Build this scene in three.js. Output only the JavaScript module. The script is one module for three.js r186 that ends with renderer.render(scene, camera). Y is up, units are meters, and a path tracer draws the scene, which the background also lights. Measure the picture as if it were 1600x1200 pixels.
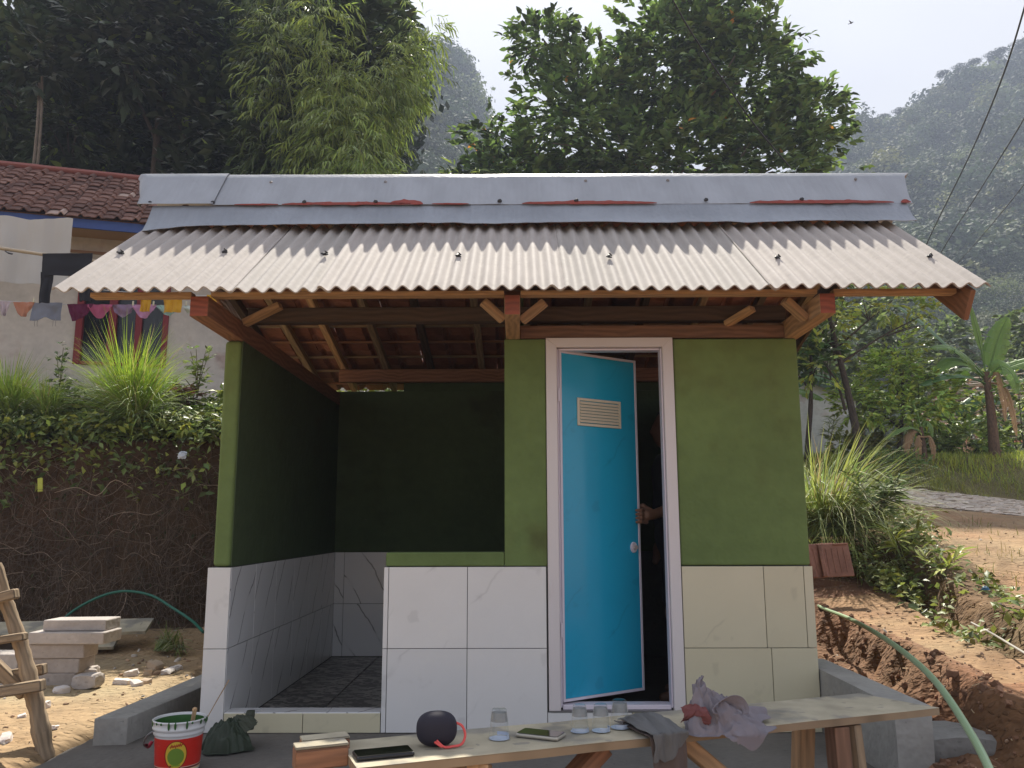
import * as THREE from 'three';
import { RoundedBoxGeometry } from 'three/addons/geometries/RoundedBoxGeometry.js';
import { mergeGeometries, mergeVertices, toCreasedNormals } from 'three/addons/utils/BufferGeometryUtils.js';
import { MarchingCubes } from 'three/addons/objects/MarchingCubes.js';
import { ImprovedNoise } from 'three/addons/math/ImprovedNoise.js';

// ------------------------------------------------------------------ camera, sky, sun, exposure
const scene = new THREE.Scene();
const V = (x, y, z) => new THREE.Vector3(x, y, z);
const camera = new THREE.PerspectiveCamera(2 * Math.atan(600 / 1294) * 180 / Math.PI, 4 / 3, 0.05, 2000);
camera.position.set(0.3, 1.0066, 4.3045);
camera.rotation.order = 'YXZ';
camera.rotation.set(0.1691, 0.0067, -0.0029);
const SUN_AZ = 1.5 * Math.PI / 180, SUN_EL = 49.2 * Math.PI / 180;
const sunDir = V(Math.sin(SUN_AZ) * Math.cos(SUN_EL), Math.sin(SUN_EL), -Math.cos(SUN_AZ) * Math.cos(SUN_EL));
const sun = new THREE.DirectionalLight(new THREE.Color().setRGB(1.0, 0.93, 0.80), 4.4);
sun.position.copy(sunDir).multiplyScalar(120);
sun.castShadow = true;
sun.shadow.mapSize.set(4096, 4096); sun.shadow.radius = 1.4;
Object.assign(sun.shadow.camera, { left: -40, right: 40, top: 40, bottom: -40, near: 1, far: 400 });
scene.add(sun);
const SKY_L = 0.375, EXPOSURE = 2.45;
scene.fog = new THREE.FogExp2(new THREE.Color().setRGB(0.66, 0.76, 1.0), 0.0017);

// ------------------------------------------------------------------ small tools
function rng(seed) { let a = seed >>> 0; return () => { a = (a + 0x6D2B79F5) | 0; let t = Math.imul(a ^ (a >>> 15), 1 | a); t = (t + Math.imul(t ^ (t >>> 7), 61 | t)) ^ t; return ((t ^ (t >>> 14)) >>> 0) / 4294967296; }; }
const R0 = rng(7);
const rr = (a, b, r = R0) => a + (b - a) * r();
const clamp = (x, a = 0, b = 1) => Math.min(b, Math.max(a, x));
const sst = (a, b, x) => { const t = clamp((x - a) / (b - a)); return t * t * (3 - 2 * t); };
const lerp = (a, b, t) => a + (b - a) * t;
const IN = new ImprovedNoise();
const ns = (x, y, z = 0) => IN.noise(x, y, z);
const fbm = (x, y, z = 0, o = 4) => { let s = 0, a = 0.5; for (let i = 0; i < o; i++) { s += a * ns(x, y, z + i * 7.3); x *= 2.03; y *= 2.03; z *= 2.03; a *= 0.5; } return s; };
// periodic value noise for textures
function pnoise(u, v, p, seed) {
  const h = (i, j) => { let n = Math.imul((((i % p) + p) % p) * 374761 + (((j % p) + p) % p) * 668265 + seed * 69069, 1274126177); n = Math.imul(n ^ (n >>> 13), 1103515245); return ((n ^ (n >>> 16)) >>> 0) / 4294967296; };
  const x = u * p, y = v * p, i = Math.floor(x), j = Math.floor(y), fx = x - i, fy = y - j, sx = fx * fx * (3 - 2 * fx), sy = fy * fy * (3 - 2 * fy);
  return lerp(lerp(h(i, j), h(i + 1, j), sx), lerp(h(i, j + 1), h(i + 1, j + 1), sx), sy);
}
const pf = (u, v, p, seed, o = 4) => { let s = 0, a = 0.5, t = 0; for (let i = 0; i < o; i++) { s += a * pnoise(u, v, p, seed + i * 13); t += a; a *= 0.5; p *= 2; } return s / t; };
function tex(size, fn, metres = 1, srgb = false, sizeY = size) {
  const d = new Uint8Array(size * sizeY * 4);
  for (let j = 0; j < sizeY; j++) for (let i = 0; i < size; i++) {
    const c = fn(i / size, j / sizeY), k = (j * size + i) * 4, q = Array.isArray(c) ? c : [c, c, c];
    for (let n = 0; n < 3; n++) { let x = clamp(q[n]); if (srgb) x = x <= 0.0031308 ? 12.92 * x : 1.055 * Math.pow(x, 1 / 2.4) - 0.055; d[k + n] = Math.round(255 * x); }
    d[k + 3] = 255;
  }
  const t = new THREE.DataTexture(d, size, sizeY, THREE.RGBAFormat);
  t.wrapS = t.wrapT = THREE.RepeatWrapping; t.magFilter = THREE.LinearFilter; t.minFilter = THREE.LinearMipmapLinearFilter; t.generateMipmaps = true;
  if (srgb) t.colorSpace = THREE.SRGBColorSpace;
  t.repeat.set(1 / metres, 1 / metres); t.needsUpdate = true;
  return t;
}
const col = (r, g, b) => new THREE.Color().setRGB(r, g, b);
const mat = (r, g, b, rough = 0.8, o = {}) => new THREE.MeshStandardMaterial({ color: col(r, g, b), roughness: rough, side: THREE.DoubleSide, ...o });
const phys = (r, g, b, rough = 0.8, o = {}) => new THREE.MeshPhysicalMaterial({ color: col(r, g, b), roughness: rough, side: THREE.DoubleSide, ...o });

// pixel of the photo (1600 x 1200) to a point of the world, given one known coordinate: used to place things at their real distance
function at(u, v, k) {
  const d = V((u - 800) / 1294, (600 - v) / 1294, -1).applyEuler(camera.rotation), o = camera.position;
  const ax = Object.keys(k)[0], s = (k[ax] - o[ax]) / d[ax];
  return o.clone().addScaledVector(d, s);
}

// ------------------------------------------------------------------ geometry tools
function clean(g) {   // non-indexed, position/normal/uv only
  let q = g.index ? g.toNonIndexed() : g;
  for (const k of Object.keys(q.attributes)) if (!['position', 'normal', 'uv', 'color'].includes(k)) q.deleteAttribute(k);
  if (!q.attributes.normal) q.computeVertexNormals();
  if (!q.attributes.uv) boxUV(q);
  return q;
}
function merge(list) { const c = list.map(clean); const anyC = c.some((g) => g.attributes.color); if (!anyC) return mergeGeometries(c); return mergeGeometries(c); }
function boxUV(g, ou = 0, ov = 0) {   // uv in metres from the dominant axis
  const q = g.index ? g.toNonIndexed() : g, p = q.attributes.position, uv = new Float32Array(p.count * 2), a = V(), b = V(), c = V(), n = V();
  for (let i = 0; i < p.count; i += 3) {
    a.fromBufferAttribute(p, i); b.fromBufferAttribute(p, i + 1); c.fromBufferAttribute(p, i + 2);
    n.copy(b).sub(a).cross(c.clone().sub(a)); const x = Math.abs(n.x), y = Math.abs(n.y), z = Math.abs(n.z);
    [a, b, c].forEach((w, k) => { const [s, t] = x >= y && x >= z ? [w.z, w.y] : y >= z ? [w.x, w.z] : [w.x, w.y]; uv[(i + k) * 2] = s + ou; uv[(i + k) * 2 + 1] = t + ov; });
  }
  q.setAttribute('uv', new THREE.BufferAttribute(uv, 2)); return q;
}
function bx(x0, x1, y0, y1, z0, z1, bev = 0.004) {
  const w = x1 - x0, h = y1 - y0, d = z1 - z0, r = Math.min(bev, w / 2.2, h / 2.2, d / 2.2);
  const g = r > 0 ? new RoundedBoxGeometry(w, h, d, 1, r) : new THREE.BoxGeometry(w, h, d);
  g.translate((x0 + x1) / 2, (y0 + y1) / 2, (z0 + z1) / 2);
  return boxUV(g, R0() * 3, R0() * 3);
}
// a plank or beam between two points, w across and h high, its grain along it
function beam(A, B, w, h, bev = 0.004, up = V(0, 1, 0)) {
  const L = A.distanceTo(B), g0 = new RoundedBoxGeometry(L, h, w, 1, Math.min(bev, w / 2.2, h / 2.2)), g = g0.index ? g0.toNonIndexed() : g0;
  const p = g.attributes.position, uv = g.attributes.uv, ou = R0() * 5, ov = R0() * 5, nn = g.attributes.normal;
  for (let i = 0; i < p.count; i++) { const nx = Math.abs(nn.getX(i)), ny = Math.abs(nn.getY(i)); if (nx > 0.8) uv.setXY(i, ou + p.getY(i) * 0.3, ov + p.getZ(i)); else uv.setXY(i, ou + p.getX(i), ov + (ny > 0.7 ? p.getZ(i) : p.getY(i) + 0.31)); }
  const x = B.clone().sub(A).normalize(), z = x.clone().cross(up).normalize(), y = z.clone().cross(x);
  g.applyMatrix4(new THREE.Matrix4().makeBasis(x, y, z).setPosition(A.clone().add(B).multiplyScalar(0.5)));
  return g;
}
function tube(points, r0, r1 = r0, seg = 24, rad = 7, wob = 0) {
  const curve = new THREE.CatmullRomCurve3(points, false, 'centripetal'), g = new THREE.TubeGeometry(curve, seg, 1, rad, false);
  const p = g.attributes.position, q = V(), c = V();
  for (let i = 0; i <= seg; i++) { curve.getPointAt(i / seg, c); const r = lerp(r0, r1, i / seg) * (1 + (wob ? wob * ns(i * 0.7, r0 * 91, points[0].x * 3) : 0)); for (let j = 0; j <= rad; j++) { const k = i * (rad + 1) + j; q.fromBufferAttribute(p, k).sub(c).multiplyScalar(r).add(c); p.setXYZ(k, q.x, q.y, q.z); } }
  const L = curve.getLength(), uv = g.attributes.uv; for (let k = 0; k < uv.count; k++) uv.setXY(k, uv.getX(k) * L, uv.getY(k) * Math.max(r0, r1) * 6.28);
  g.computeVertexNormals(); return g;
}
// a grid surface f(u,v) -> Vector3, optionally with thickness along its normal
function sheet(nu, nv, f, thick = 0) {
  const pos = [], uv = [], idx = [];
  for (let j = 0; j <= nv; j++) for (let i = 0; i <= nu; i++) { const p = f(i / nu, j / nv); pos.push(p.x, p.y, p.z); uv.push(p.u ?? i / nu, p.v ?? j / nv); }
  for (let j = 0; j < nv; j++) for (let i = 0; i < nu; i++) { const a = j * (nu + 1) + i, b = a + 1, c = a + nu + 1, d = c + 1; idx.push(a, b, d, a, d, c); }
  const g = new THREE.BufferGeometry(); g.setAttribute('position', new THREE.Float32BufferAttribute(pos, 3)); g.setAttribute('uv', new THREE.Float32BufferAttribute(uv, 2)); g.setIndex(idx); g.computeVertexNormals();
  if (!thick) return g;
  const n = g.attributes.normal, N = (nu + 1) * (nv + 1), p2 = pos.slice(), uv2 = uv.slice();
  for (let k = 0; k < N; k++) { p2.push(pos[3 * k] - n.getX(k) * thick, pos[3 * k + 1] - n.getY(k) * thick, pos[3 * k + 2] - n.getZ(k) * thick); uv2.push(uv[2 * k], uv[2 * k + 1]); }
  const id2 = idx.slice(); for (let k = 0; k < idx.length; k += 3) id2.push(idx[k] + N, idx[k + 2] + N, idx[k + 1] + N);
  const g2 = new THREE.BufferGeometry(); g2.setAttribute('position', new THREE.Float32BufferAttribute(p2, 3)); g2.setAttribute('uv', new THREE.Float32BufferAttribute(uv2, 2)); g2.setIndex(id2);
  g2.computeVertexNormals(); const main = g2.toNonIndexed();
  const e = [], eu = []; const P = (k) => [p2[3 * k], p2[3 * k + 1], p2[3 * k + 2]]; const quad = (a, b) => { e.push(...P(a), ...P(b), ...P(b + N), ...P(a), ...P(b + N), ...P(a + N)); for (const k of [a, b, b, a, b, a]) eu.push(uv[2 * k], uv[2 * k + 1]); };
  for (let i = 0; i < nu; i++) { quad(i + 1, i); quad(nv * (nu + 1) + i, nv * (nu + 1) + i + 1); }
  for (let j = 0; j < nv; j++) { quad(j * (nu + 1), (j + 1) * (nu + 1)); quad((j + 1) * (nu + 1) + nu, j * (nu + 1) + nu); }
  const ge = new THREE.BufferGeometry(); ge.setAttribute('position', new THREE.Float32BufferAttribute(e, 3)); ge.setAttribute('uv', new THREE.Float32BufferAttribute(eu, 2)); ge.computeVertexNormals();
  return mergeGeometries([main, ge]);
}
// a rough lump: an icosphere pushed about by noise
function lump(rx, ry, rz, seed, rough = 0.25, det = 2, blocky = 0) {
  let g = mergeVertices(new THREE.IcosahedronGeometry(1, det).deleteAttribute('normal').deleteAttribute('uv')); const p = g.attributes.position, q = V();
  for (let i = 0; i < p.count; i++) { q.fromBufferAttribute(p, i); if (blocky) { const m = Math.max(Math.abs(q.x), Math.abs(q.y), Math.abs(q.z)); q.multiplyScalar(lerp(1, 0.8 / m, blocky)); } const s = 1 + rough * (fbm(q.x * 1.3 + seed * 3.1, q.y * 1.3 + seed, q.z * 1.3) * 1.6 + 0.5 * ns(q.x * 4 + seed, q.y * 4, q.z * 4)); p.setXYZ(i, q.x * rx * s, q.y * ry * s, q.z * rz * s); }
  g.computeVertexNormals(); g = toCreasedNormals(g, 0.6); return boxUV(g);
}
// ------------------------------------------------------------------ object tools
const used = {};
const numbered = (n) => { used[n] = (used[n] ?? -1) + 1; return used[n] ? `${n}_${String(used[n]).padStart(3, '0')}` : n; };
function tag(o, label, category, group, kind) { if (label) o.userData.label = label; if (category) o.userData.category = category; if (group) o.userData.group = group; if (kind) o.userData.kind = kind; return o; }
function thing(name, label, category, pos = [0, 0, 0], turn = 0, group) { const o = new THREE.Group(); o.name = numbered(name); o.position.set(...pos); o.rotation.y = turn; scene.add(o); return tag(o, label, category, group); }
function mesh(name, g, m, parent = scene) { const o = new THREE.Mesh(Array.isArray(g) ? merge(g) : g, m); o.name = parent === scene ? numbered(name) : name; o.castShadow = o.receiveShadow = true; parent.add(o); return o; }
function inst(name, g, m, mats, parent = scene, colors) { const o = new THREE.InstancedMesh(g, m, mats.length); mats.forEach((x, i) => o.setMatrixAt(i, x)); if (colors) colors.forEach((c, i) => o.setColorAt(i, c)); o.name = parent === scene ? numbered(name) : name; o.userData.kind = 'stuff'; o.castShadow = o.receiveShadow = true; parent.add(o); return o; }
function copy(o, pos, turn, label) { const c = o.clone(); c.name = numbered(o.name.replace(/_\d{3}$/, '')); scene.add(c); if (pos) c.position.set(...pos); if (turn !== undefined) c.rotation.y = turn; if (label) c.userData = { ...o.userData, label }; return c; }
const M4 = (p, q, s) => new THREE.Matrix4().compose(p, q, typeof s === 'number' ? V(s, s, s) : s);
const Q = (x, y, z, o = 'YXZ') => new THREE.Quaternion().setFromEuler(new THREE.Euler(x, y, z, o));

// ------------------------------------------------------------------ sky: bright hazy air with soft cloud
{
  const W = 1024, H = 512, d = new Float32Array(W * H * 4);
  for (let j = 0; j < H; j++) for (let i = 0; i < W; i++) {
    const el = ((j + 0.5) / H - 0.5) * Math.PI, az = ((i + 0.5) / W - 0.5) * 2 * Math.PI;
    const dx = Math.cos(el) * Math.cos(az), dy = Math.sin(el), dz = Math.cos(el) * Math.sin(az);
    const cosS = dx * sunDir.x + dy * sunDir.y + dz * sunDir.z, up = Math.max(dy, 0);
    const k = 1 / (0.22 + up), cl = sst(-0.16, 0.3, fbm(dx * k * 0.55 + 3.1, dz * k * 0.55 + 1.7, 0.4, 5));
    const glow = 0.5 * Math.exp(-(1 - cosS) * 7) + 0.14 * Math.exp(-(1 - cosS) * 1.6);
    const base = [0.76, 0.80, 0.91], white = [1.0, 1.0, 1.02], m = clamp(0.42 * cl + 0.5 * Math.exp(-up * 4.5) + glow * 0.4), q = (j * W + i) * 4;
    const L = SKY_L * (0.82 + 0.16 * cl + glow);
    for (let n = 0; n < 3; n++) d[q + n] = L * lerp(base[n], white[n], m);
    if (dy < 0) { d[q] = 0.3 * SKY_L; d[q + 1] = 0.3 * SKY_L; d[q + 2] = 0.27 * SKY_L; }
    d[q + 3] = 1;
  }
  const t = new THREE.DataTexture(d, W, H, THREE.RGBAFormat, THREE.FloatType); t.mapping = THREE.EquirectangularReflectionMapping; t.magFilter = t.minFilter = THREE.LinearFilter; t.needsUpdate = true;
  scene.background = t; scene.environment = t;
}

// ------------------------------------------------------------------ textures and materials
const TX = {
  dirt: tex(1024, (u, v) => { const a = pf(u, v, 6, 1, 6), b = pf(u, v, 40, 2, 4), c = pf(u, v, 3, 5, 3), p = pnoise(u, v, 120, 9) > 0.86 ? 0.35 : 0; const k = 0.62 + 0.5 * a + 0.25 * (b - 0.5) + p * 0.5; return [k * 0.60, k * (0.39 + 0.13 * c), k * (0.215 + 0.12 * c)].map((x, i) => x * 0.67); }, 2.6, true),
  dirtB: tex(1024, (u, v) => 0.5 * pf(u, v, 12, 11, 5) + 0.35 * pf(u, v, 60, 12, 3) + (pnoise(u, v, 110, 9) > 0.8 ? 0.15 : 0), 2.6),
  conc: tex(512, (u, v) => { const k = 0.72 + 0.42 * (pf(u, v, 4, 21, 6) - 0.5) + 0.14 * (pf(u, v, 60, 22, 2) - 0.5) + (pnoise(u, v, 90, 28) > 0.93 ? -0.16 : 0); return [k, k * 0.99, k * 0.965]; }, 1.3, true),
  concB: tex(512, (u, v) => 0.5 * pf(u, v, 10, 23, 5) + 0.5 * pf(u, v, 70, 24, 2), 1.3),
  plas: tex(1024, (u, v) => { const st = sst(0.56, 0.74, pf(u, v, 4, 36, 6)), k = 0.86 + 0.42 * (pf(u, v, 3, 31, 5) - 0.5) + 0.13 * (pf(u, v, 50, 32, 2) - 0.5) + 0.10 * (pf(u * 0.4, v, 34, 37, 2) - 0.5) - 0.27 * st; return [k * (1 + 0.12 * st), k * (1 - 0.04 * st), k * (0.98 - 0.06 * st)]; }, 2.1, true),
  plasB: tex(1024, (u, v) => 0.62 * pf(u, v, 7, 33, 4) + 0.26 * pf(u, v * 0.5, 60, 34, 2) + 0.12 * pf(u, v, 150, 35, 1), 2.1),
  wood: tex(512, (u, v) => { const w = pf(u, v, 4, 41, 3) * 0.08, r = Math.sin((v + w) * 6.2832 * 26 + 5 * pf(u, v, 2, 42, 2)), f = pf(u * 0.06, v, 128, 43, 2); const k = 0.72 + 0.11 * r + 0.3 * (f - 0.5) + 0.26 * (pf(u, v, 3, 44, 4) - 0.5); return [k, k * 0.97, k * 0.93]; }, 0.8, true),
  woodB: tex(512, (u, v) => { const w = pf(u, v, 4, 41, 3) * 0.08; return 0.5 + 0.2 * Math.sin((v + w) * 6.2832 * 26) + 0.4 * (pf(u * 0.06, v, 128, 43, 2) - 0.5); }, 0.8),
  asb: tex(1024, (u, v) => { const k = 0.8 + 0.26 * (pf(u, v, 3, 51, 5) - 0.5) + 0.15 * (pf(u * 6, v * 0.6, 30, 52, 3) - 0.5) - (pnoise(u, v, 140, 53) > 0.94 ? 0.1 : 0); return [k, k * 0.985, k * 0.965]; }, 1.9, true),
  marble: tex(1024, (u, v) => { let k = 0.95 + 0.05 * (pf(u, v, 3, 61, 3) - 0.5); const n = pf(u, v, 4, 62, 5), t = ((u * 3 + v * 2 + 0.34 * n) % 1 + 1) % 1, d = Math.abs(t - 0.5); k -= 0.72 * Math.exp(-Math.pow(d / 0.018, 2)) * sst(0.30, 0.58, pf(u, v, 6, 63, 3)) + 0.1 * Math.exp(-Math.pow(d / 0.06, 2)) * pf(u, v, 5, 65, 2); return [k, k, k * 1.005]; }, 0.8, true),
  faint: tex(512, (u, v) => { let k = 0.93 + 0.11 * (pf(u, v, 3, 66, 5) - 0.5) - 0.10 * sst(0.66, 0.8, pf(u, v, 9, 69, 4)); const n = pf(u, v, 4, 67, 5), t = ((u * 2 - v * 2 + 0.5 * n) % 1 + 1) % 1, d = Math.abs(t - 0.5); k -= 0.12 * Math.exp(-Math.pow(d / 0.02, 2)) * sst(0.4, 0.65, pf(u, v, 5, 68, 3)); return [k, k, k * 0.99]; }, 0.9, true),
  pebble: tex(512, (u, v) => { const n = pf(u, v, 16, 71, 3), m = pf(u, v, 5, 72, 3), k = 0.12 + 0.5 * sst(0.42, 0.62, n) * (0.5 + m); return [k, k * 0.97, k * 0.93]; }, 0.5, true),
  bark: tex(256, (u, v) => { const k = 0.6 + 0.6 * (pf(u * 0.5, v, 24, 81, 3) - 0.5) + 0.4 * (pf(u, v, 5, 82, 4) - 0.5); return [k, k * 0.95, k * 0.88]; }, 0.6, true),
  tile: tex(256, (u, v) => { const k = 0.72 + 0.6 * (pf(u, v, 5, 91, 4) - 0.5) + 0.22 * (pf(u, v, 40, 92, 2) - 0.5); return [k, k * 0.97, k * 0.95]; }, 0.7, true),
  cloth: tex(256, (u, v) => 0.5 + 0.25 * Math.sin(u * 6.2832 * 64) * Math.sin(v * 6.2832 * 64) + 0.3 * (pf(u, v, 30, 95, 2) - 0.5), 0.12),
  zinc: tex(512, (u, v) => { const k = 0.78 + 0.30 * (pf(u, v, 5, 101, 5) - 0.5) + 0.07 * (pf(u, v * 0.15, 60, 102, 2) - 0.5); return [k, k, k * 1.01]; }, 0.9, true),
  mort: tex(512, (u, v) => { const s = Math.max(sst(0.5, 0.68, pf(u, v, 5, 111, 6)), pnoise(u, v, 22, 117) > 0.9 ? 0.8 : 0); const k = 0.82 + 0.55 * (pf(u, v, 9, 112, 5) - 0.5) + 0.3 * (pf(u, v, 3, 118, 3) - 0.5); return [k * lerp(1, 0.62, s), k * lerp(0.93, 0.6, s), k * lerp(0.76, 0.56, s)]; }, 0.7, true),
};
const B = (bump, s) => ({ bumpMap: bump, bumpScale: s });
const MAT = {
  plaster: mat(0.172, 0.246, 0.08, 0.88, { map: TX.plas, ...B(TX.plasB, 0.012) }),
  plasterShade: mat(0.082, 0.122, 0.05, 0.85, { map: TX.plas, ...B(TX.plasB, 0.010) }),  // darker copy of plaster, deepens the shade inside the bay by colour
  mortar: mat(0.16, 0.155, 0.15, 0.95, { map: TX.conc, ...B(TX.concB, 0.004) }),
  white: phys(0.80, 0.79, 0.79, 0.24, { map: TX.faint, clearcoat: 0.3, clearcoatRoughness: 0.15 }),
  whiteB: phys(0.76, 0.755, 0.76, 0.26, { map: TX.faint, clearcoat: 0.3, clearcoatRoughness: 0.15 }),
  marble: phys(0.82, 0.82, 0.83, 0.2, { map: TX.marble, clearcoat: 0.3, clearcoatRoughness: 0.12 }),
  cream: phys(0.68, 0.63, 0.46, 0.28, { map: TX.faint, clearcoat: 0.25, clearcoatRoughness: 0.2 }),
  creamB: phys(0.655, 0.605, 0.435, 0.3, { map: TX.faint, clearcoat: 0.25, clearcoatRoughness: 0.2 }),
  pebble: phys(0.5, 0.48, 0.47, 0.35, { map: TX.pebble, ...B(TX.pebble, 0.002) }),
  conc: mat(0.36, 0.355, 0.345, 0.9, { map: TX.conc, ...B(TX.concB, 0.006) }),
  concDark: mat(0.20, 0.185, 0.17, 0.9, { map: TX.conc, ...B(TX.concB, 0.005) }),
  kerb: mat(0.46, 0.45, 0.43, 0.88, { map: TX.conc, ...B(TX.concB, 0.005) }),
  asb: mat(0.53, 0.485, 0.46, 0.82, { map: TX.asb, ...B(TX.concB, 0.0015) }),
  asbB: mat(0.50, 0.465, 0.44, 0.82, { map: TX.asb, ...B(TX.concB, 0.0015) }),
  zinc: mat(0.43, 0.45, 0.49, 0.5, { map: TX.zinc, metalness: 0.4, ...B(TX.concB, 0.002) }),
  zincB: mat(0.36, 0.39, 0.44, 0.46, { map: TX.zinc, metalness: 0.45, ...B(TX.plasB, 0.01) }),
  redlead: mat(0.30, 0.045, 0.03, 0.7, B(TX.concB, 0.004)),
  wood: mat(0.58, 0.37, 0.21, 0.75, { map: TX.wood, ...B(TX.woodB, 0.0015) }),
  woodLight: mat(0.68, 0.45, 0.25, 0.75, { map: TX.wood, ...B(TX.woodB, 0.0015) }),
  woodRed: mat(0.36, 0.18, 0.105, 0.72, { map: TX.wood, ...B(TX.woodB, 0.0015) }),
  woodEnd: mat(0.33, 0.09, 0.05, 0.8, { map: TX.wood }),
  woodBrown: mat(0.26, 0.145, 0.095, 0.75, { map: TX.wood, ...B(TX.woodB, 0.0015) }),
  woodDark: mat(0.105, 0.07, 0.052, 0.78, { map: TX.wood, ...B(TX.woodB, 0.0015) }),
  woodOld: mat(0.40, 0.30, 0.20, 0.85, { map: TX.wood, ...B(TX.woodB, 0.003) }),
  plank: mat(0.50, 0.475, 0.425, 0.9, { map: TX.mort, ...B(TX.concB, 0.003) }),
  clay: mat(0.36, 0.15, 0.095, 0.85, { map: TX.tile }),
  clayB: mat(0.29, 0.125, 0.085, 0.85, { map: TX.tile }),
  clayC: mat(0.45, 0.21, 0.14, 0.8, { map: TX.tile }),
  rubber: mat(0.03, 0.03, 0.035, 0.6),
  steel: mat(0.25, 0.24, 0.24, 0.5, { metalness: 0.7 }),
  pvc: phys(0.72, 0.66, 0.74, 0.35, { clearcoat: 0.2 }),
  pvcCream: phys(0.70, 0.65, 0.65, 0.4),
  vent: phys(0.70, 0.64, 0.50, 0.45),
  blue: phys(0.021, 0.395, 0.64, 0.33, { map: TX.faint, roughnessMap: TX.concB, clearcoat: 0.2, clearcoatRoughness: 0.3 }),
  blackPl: phys(0.012, 0.012, 0.016, 0.35),
  glassBlack: phys(0.006, 0.007, 0.006, 0.06, { clearcoat: 1, clearcoatRoughness: 0.03 }),
  bark: mat(0.11, 0.088, 0.07, 0.95, { map: TX.bark, ...B(TX.bark, 0.02) }),
  barkPale: mat(0.34, 0.29, 0.24, 0.95, { map: TX.bark, ...B(TX.bark, 0.012) }),
};

// ================================================================== ground
const PIT = [[2.62, -2.6], [2.62, -1.5], [2.53, -0.75], [2.38, 0.27], [2.24, 0.7], [2.2, 1.3]];
const BANK = [[3.3, -6.5], [3.4, -4.1], [3.52, -3.4], [3.45, -2.3], [3.12, -1.0], [2.98, -0.3], [2.9, 1.0], [2.9, 4]];
const lineX = (L, z) => { if (z <= L[0][1]) return L[0][0]; for (let i = 1; i < L.length; i++) if (z <= L[i][1]) return lerp(L[i - 1][0], L[i][0], (z - L[i - 1][1]) / (L[i][1] - L[i - 1][1])); return L[L.length - 1][0]; };
const bankFront = (x) => -2.95 + 0.12 * ns(x * 1.1, 4.2) + 0.06 * ns(x * 4, 1.2);
function groundLeft(x, z) {
  let h = 0.045 + 0.02 * fbm(x * 1.3, z * 1.3, 2);
  const f = bankFront(x) - z;               // into the bank
  h += 0.12 * sst(-0.75, 0, f) + 1.62 * sst(0.0, 0.32, f) + 0.35 * sst(0.3, 1.3, f);
  h += 10.5 * sst(-9.5, -26, z) + 10 * sst(-22, -50, z);
  return h;
}
function groundRight(x, z) {
  const p = x - lineX(PIT, z) + 0.08 * ns(x * 3, z * 3, 3) + 0.03 * ns(x * 9, z * 9, 3) + 0.02 * ns(x * 22, z * 22, 5), b = x - lineX(BANK, z) + 0.08 * ns(x * 4, z * 4, 8);
  let h = lerp(0.05 + 0.04 * ns(x * 6, z * 6) + 0.025 * ns(x * 15, z * 15), 0.29, sst(-0.09, 0.06, p)) + 0.03 * sst(-0.6, -0.05, p);
  h += 0.05 * sst(0.1, 0.9, p) + 0.17 * sst(-1.2, -4.2, z);
  h = lerp(h, 0.3 + 0.4 * sst(-2.2, -3.2, z), sst(-1.9, -2.7, z) * sst(0.2, -0.2, p));
  h += lerp(0.28, 0.13, sst(-3.0, -1.6, z)) * sst(-0.04, 0.2, b) - 0.1 * sst(-0.16, -0.05, b) * sst(0.16, 0.05, b);
  h += 0.30 * clamp((-3 - z) / 5) * sst(0, 0.4, b) * 1.0;
  const road = clamp((-8 - z) / 3);
  h += 0.12 * clamp((-3 - z) / 5) + 0.5 * road;
  h -= 0.11 * clamp(x - 6.5, -3, 6) * sst(-5, -8, z) * sst(-13, -11, z);
  h += 0.62 * sst(-10.9, -13.0, z) + 0.03 * Math.max(0, -13 - z);
  h = lerp(h, 0.02, sst(1.2, 2.6, z));
  return h;
}
function ground(x, z) {
  const w = sst(0.4, 1.9, x + (z < -3 ? 0.1 * (-3 - z) : 0));
  let h = lerp(groundLeft(x, z), groundRight(x, z), z < -3.2 ? sst(0.2, 3.4, x) : w);
  if (z > -14) h += 0.012 * fbm(x * 6, z * 6, 5, 3);
  const hut = sst(-1.84, -1.78, x) * sst(1.93, 1.87, x) * sst(-2.75, -2.65, z);   // under the hut and its pavement
  h = lerp(h, Math.min(h, -0.06), hut * (z > -2.7 ? 1 : 0));
  return h;
}
const ramp = (a, b, n, p = 1) => Array.from({ length: n + 1 }, (_, i) => lerp(a, b, Math.pow(i / n, p)));
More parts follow.
